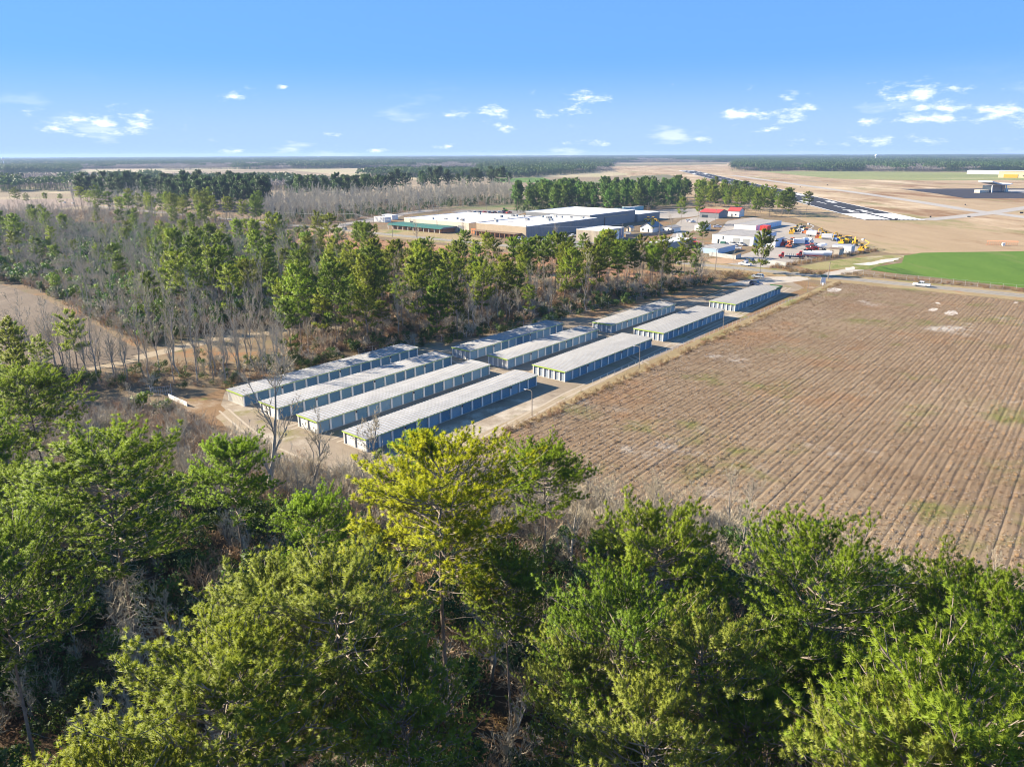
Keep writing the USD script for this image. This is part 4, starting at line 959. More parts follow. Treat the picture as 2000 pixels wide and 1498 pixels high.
lw = W([(190, 436), (300, 446), (420, 452), (520, 462), (530, 440), (470, 428), (330, 424), (200, 420)])
pts6 = scatter(lw, 30, 7.0, r1, keep)
plant('pine_tree', MP, pts6, 'thin pine', 'this side of the highway at the left', 'pine tree', 'thin pines along the highway at the left', .8, 1.05, r1)
pts6 = scatter(W([(-60, 436), (200, 436), (520, 462), (560, 450), (420, 432), (200, 415), (-60, 415)]), 170, 5.0, r1, keep, pts6)
grove('bare_thicket', MBT, pts6, .6, .95, r1)
for i, ((px, py), s) in enumerate([((37, 405), .8), ((160, 408), .85), ((178, 410), .75), ((92, 403), .55), ((120, 402), .5), ((55, 404), .55)]):
    p = G(px, py); thing('pine_tree', ['round-crowned pine standing alone near the left edge by the highway', 'dark pine with spreading crown beside the highway', 'lower of the pair of spreading pines by the highway', 'small dark pine at the edge of the fallow field', 'small pine beside the fallow field hedge', 'dark low pine by the highway bend at the left'][i], 'pine tree', (p[0], p[1], 0), i * 61, None, (s * 1.25, s * 1.25, s), MP[i % 5])
p = G(737, 478); thing('pine_tree', 'slim columnar evergreen standing in the reddish field', 'pine tree', (p[0], p[1], 0), 10, None, (.32, .32, .5), MP[4])
for i, ((px, py), s, lab) in enumerate([((720, 484), 1.15, 'tall leafless tree in front of the works, beside the columnar evergreen'), ((815, 487), 1.25, 'many-stemmed leafless tree before the cream works building'), ((904, 480), .9, 'leafless tree on the lawn before the works entrance'),
                                        ((590, 545), 1.15, 'dead grey tree with bare crown in the mixed wood'), ((1085, 475), .85, 'round leafless tree beside the works car park'), ((127, 520), 1.2, 'big leafless tree with forked dark limbs in the left wood'), ((150, 512), 1.1, 'leafless tree with a bent trunk beside the forked one')]):
    p = G(px, py); thing('bare_tree', lab, 'bare tree', (p[0], p[1], 0), i * 83, None, (s, s, s), MBT[i % 4])
thing('pine_tree', 'single broad green tree beside the road at the yard entrance', 'pine tree', G(1484, 534), 40, None, (.86, .86, .80), BP[1])

# dense lines of trees round the works and the airfield
r2 = np.random.default_rng(202)
pr = W([(1005, 418), (1120, 422), (1210, 417), (1300, 405), (1345, 396), (1335, 384), (1200, 388), (1010, 396)])
a = scatter(pr, 170, 5.2, r2); oa = np.argsort(np.hypot(a[:, 0], a[:, 1])); plant('pine_tree', DP[:2], a[oa[:60]], 'pine', 'of the tall dense row behind the works', 'pine tree', 'pines of the tall row behind the works', .82, 1.04, r2, rank=20)
grove('pine_row_depth', DP[:2], a[oa[60:]], .82, 1.04, r2)
pc = W([(1352, 402), (1420, 410), (1470, 424), (1545, 424), (1550, 412), (1480, 398), (1400, 384), (1355, 388)])
b_ = scatter(pc, 60, 5.4, r2); plant('pine_tree', [BP[0], BP[1], MP[0]], b_, 'sunlit pine', 'of the group between works and runway', 'pine tree', 'pines of the group between works and runway', .7, .92, r2)
for px, py, lab in ((1573, 425, 'lone pine between the runway and the equipment yard'), (1527, 422, 'pine next to the lone one beside the runway')):
    thing('pine_tree', lab, 'pine tree', G(px, py), 15, None, (.95, .95, .82), MP[1])
for i, ((px, py), s, kd, lab) in enumerate([((1308, 442), .75, MBT[1], 'grey leafless tree by the white house'), ((1330, 438), .8, MP[2], 'green tree behind the leafless one by the white house'), ((1362, 437), .85, MP[0], 'slim green tree beside the works lane'), ((1273, 455), .35, MP[4], 'round dark shrub tree against the white gabled house'), ((1370, 500), .7, MP[3], 'brownish tree in front of the pale blue shed'), ((1432, 515), .35, MBT[2], 'rusty leafless shrub beside the road')]):
    thing('tree' if 'pine' not in lab else 'pine_tree', lab, 'tree', G(px, py), i * 50, None, (s, s, s), kd)
bb = W([(520, 446), (640, 440), (690, 430), (780, 418), (900, 404), (1005, 400), (1005, 384), (880, 388), (760, 398), (620, 404), (520, 414)])
c_ = scatter(bb, 520, 5.0, r2, (ROADP,)); grove('bare_wood', DBT, c_, .9, 1.25, r2)
d_ = scatter(W([(560, 404), (680, 398), (760, 394), (770, 382), (640, 384), (560, 390)]), 60, 8.0, r2)
grove('dark_pine_wood', DP[2:], d_, .9, 1.2, r2)
e_ = scatter(W([(770, 386), (950, 374), (1000, 378), (1005, 368), (930, 366), (770, 374)]), 34, 9.0, r2)
grove('dark_pine_wood', DP[2:], e_, .9, 1.3, r2)
f_ = scatter(W([(140, 398), (250, 402), (400, 404), (525, 404), (525, 385), (380, 378), (200, 378), (140, 388)]), 380, 6.5, r2, (ROADP,))
grove('bare_wood', DBT, f_[:260], .8, 1.1, r2)
grove('dark_pine_wood', DP[2:], f_[260:], .95, 1.25, r2)
g_ = scatter(W([(330, 410), (525, 420), (525, 402), (400, 398), (330, 398)]), 70, 8.0, r2, (ROADP,))
grove('dark_pine_wood', DP[2:], g_, 1.0, 1.25, r2)

# ---------------------------------------------------------------- far woods: patches of wood that read as one mass
def patch_mesh(seed, n, size, kind, hmin, hmax):
    """a square of far wood, every crown an uneven cluster of faces on a stem"""
    rng = np.random.default_rng(seed); V, F, k = [], [], 0
    for i in range(n):
        x, y = rng.uniform(-size / 2, size / 2, 2); h = rng.uniform(hmin, hmax); m = 22 if kind == 'p' else 16
        r = rng.uniform(2.2, 3.8)
        d = unit(rng.normal(size=(m, 3))); d[:, 2] = np.abs(d[:, 2]) * 1.2 - .35
        c = np.array([x, y, h * (.72 if kind == 'p' else .62)]) + d * [r, r, h * (.27 if kind == 'p' else .36)] * rng.uniform(.5, 1, (m, 1))
        s = rng.uniform(.8, 1.7, (m, 1)); nn = unit(d + rng.normal(0, .5, d.shape) + [0, 0, .3]); a = unit(np.cross(nn, rng.normal(size=nn.shape))); b = np.cross(nn, a)
        if kind == 'b': a = a * .45; 
        v = np.stack([c - a * s, c + a * s, c + b * s * 1.4], 1).reshape(-1, 3)
        st = np.array([[x - .2, y, 0], [x + .2, y, 0], [x, y, h * .8], [x, y - .2, 0], [x, y + .2, 0], [x, y, h * .8]])
        vv = np.vstack([v, st]); V.append(vv); F.append(np.arange(len(vv)).reshape(-1, 3) + k); k += len(vv)
    return np.vstack(V), np.vstack(F)
def instancer(name, protos, pos, ids, yaw, scale, label=None, cat=None, kind='stuff'):
    path = '/World/' + numbered(name); pi = UsdGeom.PointInstancer.Define(stage, path)
    rel = pi.CreatePrototypesRel()
    for i, (mesh, m) in enumerate(protos):
        q = usdkit.mesh(stage, f'{path}/clump_{i:03d}' if i else f'{path}/clump', mesh, m); rel.AddTarget(q.GetPath())
    pos = np.asarray(pos, np.float32); scale = np.asarray(scale, np.float32)
    if scale.ndim == 1: scale = scale[:, None].repeat(3, 1)
    pi.CreatePositionsAttr(Vt.Vec3fArray.FromNumpy(np.ascontiguousarray(pos)))
    pi.CreateProtoIndicesAttr(Vt.IntArray.FromNumpy(np.asarray(ids, np.int32)))
    pi.CreateScalesAttr(Vt.Vec3fArray.FromNumpy(np.ascontiguousarray(scale)))
    y = np.asarray(yaw) / 2; pi.CreateOrientationsAttr(Vt.QuathArray([Gf.Quath(float(math.cos(a)), 0, 0, float(math.sin(a))) for a in y]))
    tagp(pi.GetPrim(), label, cat, None, kind)
m_fw_p = leaf_mat('far_wood_green', (.055, .10, .03), (.11, .16, .05), .25, .012, .25)
m_fw_b = leaf_mat('far_wood_grey', (.20, .18, .16), (.33, .30, .27), .2, .01, .2, tint=(1.1, 1.05, 1.0))
FAR_PATCH = [(patch_mesh(300, 46, 42, 'p', 15, 22), m_fw_p), (patch_mesh(301, 46, 42, 'p', 13, 20), m_fw_p), (patch_mesh(302, 46, 42, 'b', 12, 17), m_fw_b), (patch_mesh(303, 46, 42, 'b', 11, 16), m_fw_b)]
def far_wood(polys, step, pmix, rng, holes=(), label=None):
    """polys in world; pmix(x, y) = share of evergreen"""
    from shapely.prepared import prep
    P = []
    for poly, st in polys:
        pg = Polygon(poly).buffer(0); x0, y0, x1, y1 = pg.bounds
        xs, ys = np.meshgrid(np.arange(x0, x1, st), np.arange(y0, y1, st)); q = np.stack([xs.ravel(), ys.ravel()], 1) + rng.uniform(-st * .3, st * .3, (xs.size, 2))
        pp = prep(pg); hh = [prep(h) for h in holes]
        q = np.array([(a, b, st / 40.0) for a, b in q if pp.contains(Point(a, b)) and abs(a) < b * .85 + 60 and not any(h.contains(Point(a, b)) for h in hh)])
        if len(q): P.append(q)
    P = np.vstack(P); n = len(P)
    ev = pmix(P[:, 0], P[:, 1]); green = rng.uniform(0, 1, n) < ev
    ids = np.where(green, rng.integers(0, 2, n), rng.integers(2, 4, n))
    sc = np.stack([P[:, 2] * 1.15, P[:, 2] * 1.15, rng.uniform(.85, 1.15, n)], 1)
    instancer('far_woodland', FAR_PATCH, np.c_[P[:, :2], np.zeros(n)], ids, rng.uniform(0, 6.28, n), sc)
    return n
def pm(s, lo, hi, seed, bias=.5):
    return lambda x, y: np.clip((meshkit.fbm(np.stack([x / s, y / s, 0 * x], -1), 3, seed) - lo) / (hi - lo), 0, 1)
rf = np.random.default_rng(404)
far_wood([(W([(1440, 335), (1560, 334.5), (1700, 335.5), (1870, 336.5), (1900, 333), (2200, 336), (2200, 322), (1440, 318)]), 40)], 40, lambda x, y: np.where(meshkit.fbm(np.stack([x / 130, y / 130, 0 * x], -1), 3, 5) > .40, .95, .15), rf)
far_wood([(W([(955, 347), (1045, 346.5), (1050, 344), (1180, 336), (1185, 324), (1000, 322), (940, 328)]), 40), (W([(700, 347), (830, 347.5), (935, 345), (960, 342), (880, 338), (720, 341)]), 40), (W([(860, 350), (960, 346), (960, 341), (860, 342)]), 40)], 40, lambda x, y: np.where(meshkit.fbm(np.stack([x / 160, y / 160, 0 * x], -1), 3, 6) > .45, .9, .1), rf)
far_wood([(W([(55, 339), (140, 339), (150, 330), (60, 328)]), 40), (W([(-200, 344), (60, 340), (60, 330), (-200, 330)]), 40)], 40, lambda x, y: .9 + 0 * x, rf)
far_wood([(W([(140, 331), (300, 330), (520, 326.5), (700, 328.5), (900, 328.5), (1000, 321), (600, 316), (100, 319)]), 44)], 44, lambda x, y: np.where(meshkit.fbm(np.stack([x / 300, y / 300, 0 * x], -1), 3, 7) > .62, .9, .06), rf)
far_wood([(W([(-220, 378), (20, 374), (150, 372), (150, 362), (-220, 362)]), 42), (W([(0, 362), (130, 360), (220, 352), (100, 350), (0, 354)]), 42), (W([(230, 378), (420, 372), (600, 372), (680, 362), (560, 352), (300, 350), (220, 358)]), 44)], 42, lambda x, y: np.where(meshkit.fbm(np.stack([x / 120, y / 120, 0 * x], -1), 3, 8) > .58, .8, .05), rf)
# the wooded plain out to the horizon, with clearings
AIRH = Polygon(W([(1185, 326), (1200, 318), (1430, 317.5), (1560, 330), (1480, 334), (1440, 340), (1185, 340)])).buffer(5)
clear = [AIRH]
for i in range(26):
    a = rf.uniform(-.68, .68); d = rf.uniform(2600, 8000); c = np.array([math.sin(a) * d, math.cos(a) * d]); w = rf.uniform(120, 500); hgt = rf.uniform(150, 450)
    clear.append(Polygon([c + (math.cos(t) * w * rf.uniform(.7, 1.2), math.sin(t) * hgt) for t in np.linspace(0, 6.28, 9)[:-1]]))
def ringpoly(r0, r1, a0=-.72, a1=.72):
    A = np.linspace(a0, a1, 24); return np.array([(math.sin(t) * r0, math.cos(t) * r0) for t in A] + [(math.sin(t) * r1, math.cos(t) * r1) for t in A[::-1]])
mixfar = lambda x, y: np.where(meshkit.fbm(np.stack([x / 420, y / 420, 0 * x], -1), 4, 9) > .47, .94, .10)
far_wood([(ringpoly(2750, 4200, -.72, .25), 50), (ringpoly(3600, 4200, .25, .72), 50)], 50, mixfar, rf, clear)
far_wood([(ringpoly(4200, 6500), 75)], 75, mixfar, rf, clear)
far_wood([(ringpoly(6500, 12500), 125)], 125, mixfar, rf, clear[:1])
# ---------------------------------------------------------------- works, sheds and houses beyond the road
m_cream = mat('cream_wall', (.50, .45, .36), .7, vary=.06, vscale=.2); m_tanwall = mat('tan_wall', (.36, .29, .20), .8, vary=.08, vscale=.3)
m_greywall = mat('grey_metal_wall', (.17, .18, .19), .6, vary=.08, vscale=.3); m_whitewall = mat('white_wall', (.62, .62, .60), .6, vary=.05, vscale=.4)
m_whiteroof = mat('white_membrane', (.60, .60, .59), .7, vary=.08, vscale=.08); m_greyroof = mat('grey_roof', (.24, .23, .215), .8, vary=.18, vscale=.25)
m_brick = mat('orange_brick', (.36, .19, .11), .85, vary=.2, vscale=.8); m_brownroof = mat('brown_roof', (.16, .115, .075), .8, vary=.15, vscale=.4)
m_greenroof = mat('green_roof', (.025, .11, .085), .55); m_glass = mat('dark_window', (.03, .045, .06), .12, spec=.6); m_blueglass = mat('blue_window', (.06, .14, .24), .12, spec=.6)
m_redroof = mat('red_roof', (.36, .05, .04), .6); m_orangewall = mat('orange_wall', (.50, .17, .06), .7); m_paleblue = mat('pale_blue_metal', (.36, .48, .62), .5, vary=.06)
m_yellow_p = mat('machine_yellow', (.62, .36, .02), .45, vary=.1); m_red_p = mat('machine_red', (.50, .05, .035), .45, vary=.1); m_blue_p = mat('machine_blue', (.05, .13, .33), .45)
m_white_p = mat('vehicle_white', (.62, .63, .64), .35, spec=.5); m_silver_p = mat('vehicle_silver', (.42, .44, .47), .3, metallic=.3, spec=.5); m_black_p = mat('vehicle_black', (.025, .028, .035), .3, spec=.5)
m_navy_p = mat('vehicle_navy', (.03, .05, .11), .3, spec=.5); m_olive_p = mat('machine_olive', (.22, .20, .05), .6); m_orange_p = mat('machine_orange', (.60, .17, .06), .5)
m_tyre = mat('tyre_rubber', (.018, .018, .018), .85); m_rim = mat('wheel_rim', (.35, .36, .37), .4, metallic=.4); m_lamp = mat('lamp_lens', (.6, .58, .5), .2, spec=.6); m_tail = mat('tail_lens', (.35, .02, .02), .3)
m_timber = mat('grey_timber', (.24, .20, .16), .9, vary=.25, vscale=1.0); m_steel = mat('galvanised_steel', (.42, .43, .44), .45, metallic=.4); m_lgreen = mat('lime_green', (.30, .50, .05), .5)
m_teal = mat('teal_metal', (.22, .42, .45), .4, spec=.5); m_sheet = mat('corrugated_grey', (.30, .31, .30), .6, vary=.1)
B = lambda *a: MB().box(*a).out()

def block(t, w, d, h, wallm, roofm, x=0, y=0, z=0, parapet=.35, name='wall'):
    part(t, name, B(x, x + w, y, y + d, z, z + h), wallm)
    r = MB(); r.box(x + .3, x + w - .3, y + .3, y + d - .3, z + h + .01, z + h + .06)
    part(t, 'roof', r.out(), roofm)
    for a in ((x - .05, x + w + .05, y - .05, y + .28, z + h + .003, z + h + parapet), (x - .05, x + w + .05, y + d - .28, y + d + .05, z + h + .003, z + h + parapet),
              (x - .05, x + .28, y + .29, y + d - .29, z + h + .003, z + h + parapet), (x + w - .28, x + w + .05, y + .29, y + d - .29, z + h + .003, z + h + parapet)):
        part(t, 'parapet', B(*a), roofm)
def opening(t, name, x0, x1, z0, z1, m, face='front', at=0.0, d=.06):
    if face == 'front': part(t, name, B(x0, x1, at - d, at + .02, z0, z1), m)
    else: part(t, name, B(at - .02, at + d, x0, x1, z0, z1), m)
def ribs(t, w, h, at, m, step=.9, face='front', y0=0):
    mb = MB()
    for k in range(int(w / step)):
        a = k * step + .2
        mb.box(a, a + .3, at - .07, at - .002, .1, h) if face == 'front' else mb.box(at + .002, at + .07, y0 + a, y0 + a + .3, .1, h)
    part(t, 'wall_rib', mb.out(), m, kind='stuff')

# the big works
C0 = G(1027, 467)[:2]; O = C0 - BN[:2] * 40
t = thing('works_building', 'big low works building with a wide white roof, cream and tan front walls', 'factory', (*O, 0), ROT)
block(t, 40, 77, 7.0, m_tanwall, m_whiteroof)
part(t, 'side_wall', B(40.003, 40.1, .3, 76.8, .05, 6.9), m_greywall); ribs(t, 76, 6.8, 40.1, m_greywall, 2.4, 'side')  # right wall lies in shade; that darkness is put into the grey colour
block(t, 63, 64, 6.2, m_cream, m_whiteroof, -72, 4.0, name='cream_wall')
part(t, 'entrance', B(-8.9, -.1, 2.5, 30, 0, 6.4), m_brownroof); opening(t, 'entrance_door', -7, -3, .1, 3.2, m_orangewall, at=2.5)
opening(t, 'dock_door', -20, -15, .2, 4.2, m_greywall, at=4.0); opening(t, 'window', -66, -63, 2.5, 4.6, m_glass, at=4.0)
block(t, 56, 60, 8.4, m_greywall, m_whiteroof, -22, 77.2, name='rear_wall'); block(t, 30, 34, 5.2, m_greywall, m_whiteroof, 6, 137.5, name='rear_annex')
part(t, 'porch_roof', B(1.5, 37, -6.5, -.06, 2.9, 3.25), m_brownroof); part(t, 'porch_wall', B(3, 36, -3, -.06, 0, 2.88), m_brick)
for k in range(10): part(t, 'porch_post', B(2 + k * 3.75, 2.3 + k * 3.75, -6.3, -6.0, 0, 2.88), m_brick)
for k in range(6): opening(t, 'window', 5 + k * 5.2, 6.8 + k * 5.2, .9, 2.3, m_glass, at=-3.0)
opening(t, 'arched_door', 1.6, 3.2, .1, 2.9, m_glass, at=-3.6)
ru6 = np.random.default_rng(61)
for k in range(22):
    x, y = (ru6.uniform(-66, -12), ru6.uniform(8, 60)) if k % 2 else (ru6.uniform(3, 34), ru6.uniform(6, 70)); z = 6.26 if x < -9 else 7.06
    u = part(t, 'roof_unit', B(x, x + ru6.uniform(1.2, 2.6), y, y + ru6.uniform(1.2, 2.4), z, z + ru6.uniform(.9, 1.6)), m_sheet if k % 3 else m_greywall)
for k in range(3):
    mb = MB(); mb.tube([(8 + k * 7, 18 + k * 12, 7.4), (16 + k * 7, 18 + k * 12, 7.4)], .14, 5); part(t, 'roof_pipe', mb.out(), m_dark)
# office with a green roof
O = G(757, 447)[:2]
t = thing('office_building', 'long low brick office with a green roof and white posts, left of the works', 'office', (*O, 0), ROT)
part(t, 'wall', B(2, 50, 2, 15, 0, 2.7), m_brick)
r = MB(); r.prism([(-.5, 2.72), (17.5, 2.72), (15, 3.7), (2, 3.7)], 0, 52, axis='x'); part(t, 'roof', r.out(), m_greenroof)
r = MB(); r.prism([(-.2, 2.74), (17.2, 2.74), (14.9, 3.66), (2.1, 3.66)], 52.003, 52.2, axis='x'); part(t, 'gable_end', r.out(), m_greywall)
for k in range(11): part(t, 'post', B(.2 + k * 5, .5 + k * 5, .2, .5, 0, 2.72), m_whitewall)
for k in range(8): opening(t, 'window', 4 + k * 5.6, 6.5 + k * 5.6, .8, 2.2, m_glass, at=2.0)
# metal building with blue glass side
O = G(1170, 474)[:2] - BN[:2] * 16
t = thing('metal_building', 'ribbed beige metal building with a white roof and a blue glazed side', 'building', (*O, 0), ROT)
block(t, 16, 27, 6.4, m_cream, m_whiteroof, parapet=.2); ribs(t, 16, 6.2, 0, m_tanwall, .8)
for k in range(4): part(t, 'glazing', B(16.003, 16.1, .6 + k * 6.6, 6.2 + k * 6.6, .6, 5.9), m_blueglass)
for k in range(2): part(t, 'shutter', B(16.103, 16.2, 6.3 + k * 12, 9.2 + k * 12, .1, 5.2), m_whitewall)
O = G(1181, 442)[:2] - BN[:2] * 11
t = thing('store_building', 'brown brick store with a flat tan roof behind the works', 'building', (*O, 0), ROT)
block(t, 11, 31, 6.0, m_brownroof, m_tanwall); part(t, 'side_wall', B(11.003, 11.1, .2, 30.8, .05, 5.9), m_greywall); opening(t, 'door', 1, 4.5, .1, 3.4, m_whitewall); opening(t, 'door', 6, 9.5, .1, 3.4, m_whitewall)

def gable_house(name, label, px, w, d, h, rise, wallm, roofm, cat, doors=(), wins=(), off=0, ridge='y'):
    O = G(*px)[:2] - BN[:2] * off
    t = thing(name, label, cat, (*O, 0), ROT)
    if ridge == 'y':
        b = MB(); b.prism([(0, 0), (w, 0), (w, h), (w / 2, h + rise), (0, h)], 0, d); part(t, 'wall', b.out(), wallm)
        for s in (-1, 1):
            q = [(w / 2, h + rise + .02), (w / 2 + s * (w / 2 + .4), h - .25), (w / 2 + s * (w / 2 + .4), h - .05), (w / 2, h + rise + .24)]
            r = MB(); r.prism(q, -.4, d + .4); part(t, 'roof', r.out(), roofm)
    else:
        b = MB(); b.prism([(0, 0), (d, 0), (d, h), (d / 2, h + rise), (0, h)], 0, w, axis='x'); part(t, 'wall', b.out(), wallm)
        for s in (-1, 1):
            q = [(d / 2, h + rise + .02), (d / 2 + s * (d / 2 + .4), h - .25), (d / 2 + s * (d / 2 + .4), h - .05), (d / 2, h + rise + .24)]
            r = MB(); r.prism(q, -.4, w + .4, axis='x'); part(t, 'roof', r.out(), roofm)
    for x0, x1 in doors: opening(t, 'door', x0, x1, .1, 2.2, m_glass)
    for x0, x1 in wins: opening(t, 'window', x0, x1, 1.0, 2.2, m_glass)
    return t
gable_house('house', 'white gabled house with a dark roof, beside the round evergreen', (1250, 453), 9, 13, 3.3, 2.6, m_whitewall, m_black_p, 'house', [(5.6, 6.4)], [(1.5, 2.6)])
gable_house('garden_shed', 'tiny cream shed left of the white gabled house', (1223, 452), 3.4, 4, 2.2, 1.2, m_cream, m_greyroof, 'shed', [(1.2, 2.0)])
gable_house('bungalow', 'low white bungalow right of the gabled house', (1289, 453), 8.5, 12, 2.9, .8, m_whitewall, m_greyroof, 'house', [(5.5, 6.4)], [(2, 3)])
gable_house('red_roof_house', 'little white house with a bright red roof under the pines', (1421, 423), 9.5, 10, 4.6, 2.2, m_whitewall, m_redroof, 'house', [(3, 4)], [(6, 7.2)], ridge='x')
gable_house('red_roof_shed', 'open shed with an orange-red roof and dark inside', (1366, 425), 16, 17, 4.4, 1.8, m_greywall, m_redroof, 'shed', [(2, 7)], [], ridge='x')
# white flat-roofed shop nearest the belt
O = G(1256, 489)[:2]
t = thing('white_shop', 'low building with a bright white roof showing over the tree tops', 'building', (*O, 0), ROT)
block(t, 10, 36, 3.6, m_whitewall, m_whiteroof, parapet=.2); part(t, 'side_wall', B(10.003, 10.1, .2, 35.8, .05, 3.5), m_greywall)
for k in range(3): opening(t, 'window', 1 + k * 3, 2.6 + k * 3, .9, 2.4, m_glass)
# white workshop
O = G(1390, 475)[:2]
t = thing('workshop', 'white workshop with two grey roller doors and a flat grey roof', 'workshop', (*O, 0), ROT)
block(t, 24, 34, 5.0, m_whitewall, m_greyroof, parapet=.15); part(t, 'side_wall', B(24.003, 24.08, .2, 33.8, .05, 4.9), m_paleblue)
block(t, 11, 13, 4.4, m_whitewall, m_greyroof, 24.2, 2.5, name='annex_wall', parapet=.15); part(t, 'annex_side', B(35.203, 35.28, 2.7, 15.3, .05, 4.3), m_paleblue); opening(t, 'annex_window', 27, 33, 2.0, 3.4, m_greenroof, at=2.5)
for x in (12.4, 18.0): opening(t, 'roller_door', x, x + 3.8, .1, 3.7, m_sheet)
opening(t, 'door', 3.4, 4.4, .1, 2.4, m_glass); opening(t, 'window', 6.2, 6.8, 2.6, 4.2, m_glass)
part(t, 'dumpster', B(6.0, 8.6, -2.2, -.4, 0, 1.5), m_greenroof)
# pale blue shed
O = G(1402, 497)[:2] - BN[:2] * 11
t = thing('blue_shed', 'pale blue metal shed with a grey roof behind a sheet fence', 'shed', (*O, 0), ROT)
block(t, 11, 21, 2.7, m_paleblue, m_greyroof, parapet=.1); ribs(t, 20.5, 2.6, 11, m_whitewall, 1.2, 'side')
# row of lock-ups with blue doors
O = G(1476, 451)[:2] - BN[:2] * 15
t = thing('lockup_row', 'long white lock-up building with pale blue doors and a dark roof', 'storage building', (*O, 0), ROT)
block(t, 15, 46, 3.3, m_whitewall, m_greyroof, parapet=.1)
for k in range(11): part(t, 'door', B(15.003, 15.07, .6 + k * 4.1, 3.7 + k * 4.1, .1, 2.7), m_paleblue)
def boxy(name, label, px, w, d, h, m, roofm, cat, off=0, rot=ROT, dx=0):
    O = G(*px)[:2] - BN[:2] * off
    t = thing(name, label, cat, (*O, 0), rot); block(t, w, d, h, m, roofm, parapet=.08)
    mb = MB()
    for k in range(int(d / .5)): mb.box(w + .003, w + .05, .1 + k * .5, .3 + k * .5, .15, h - .15)
    for k in range(int(w / .5)): mb.box(.1 + k * .5, .3 + k * .5, -.05, -.003, .15, h - .15)
    part(t, 'corrugation', mb.out(), m, kind='stuff'); part(t, 'door', B(w * .3, w * .55, -.09, -.052, .2, h - .4), roofm)
    return t
boxy('cream_container', 'cream metal storage box with a rusty red top beside the ditch', (1638, 500), 6.2, 8, 3.0, m_cream, m_brownroof, 'container', 6.2)
boxy('white_container', 'white metal storage box behind the cream one', (1662, 495), 9.5, 6, 3.5, m_whitewall, m_steel, 'container', 9.5)
boxy('red_container', 'red metal box standing by the lock-up row', (1498, 453), 5, 6, 3.6, m_red_p, m_red_p, 'container', 5)
boxy('white_trailer_box', 'white semi-trailer box on the lane behind the workshop', (1371, 452), 5.5, 13, 3.4, m_whitewall, m_whiteroof, 'trailer', 5.5)
boxy('white_trailer_box', 'white trailer parked at the left end of the works, nearer of two', (752, 435), 13, 6, 3.6, m_whitewall, m_whiteroof, 'trailer', 13)
boxy('white_trailer_box', 'white trailer behind the nearer one at the left end of the works', (766, 430), 12, 6, 3.6, m_whitewall, m_whiteroof, 'trailer', 12)
boxy('utility_box', 'small white block shed behind the low white-roofed shop', (1331, 467), 3.5, 4, 3.0, m_whitewall, m_sheet, 'shed', 3.5)
boxy('bus_row', 'row of pale teal trailers parked under the dark pines', (1238, 419), 24, 3, 3.6, m_teal, m_steel, 'trailer', 24, ROT + 70)
boxy('bus_row', 'second pale trailer in the row under the dark pines', (1262, 416), 22, 3, 3.8, m_teal, m_whiteroof, 'trailer', 22, ROT + 70)
# heaps of timber and stacked goods
def heap(name, label, px, w, d, h, m, cat, n=26, seed=0):
    rng = np.random.default_rng(seed); O = G(*px)[:2]; t = thing(name, label, cat, (*O, 0), ROT); mb = MB()
    for k in range(n):
        x, y = rng.uniform(0, w), rng.uniform(0, d); hh = h * rng.uniform(.4, 1) * (1 - abs(2 * x / w - 1) * .5); mb.tube([(x, y, -.1), (x + rng.uniform(-2, 2), y + rng.uniform(-2, 2), hh)], (rng.uniform(.5, 1.1), .2), 6)
    part(t, 'pile', mb.out(), m, kind='stuff')
heap('timber_stack', 'pale heap of timber on the yard by the teal trailers', (1212, 429), 24, 7, 4, m_tanwall, 'timber pile', 60, 1)
heap('soil_heap', 'low heap of bare red earth at the edge of the reddish field', (806, 494), 10, 6, 2.6, m_orangewall, 'earth heap', 40, 2)
heap('brush_heap', 'dark heap of cut brush in the reddish field', (760, 494), 22, 7, 3.0, m_brownroof, 'brush pile', 60, 3)

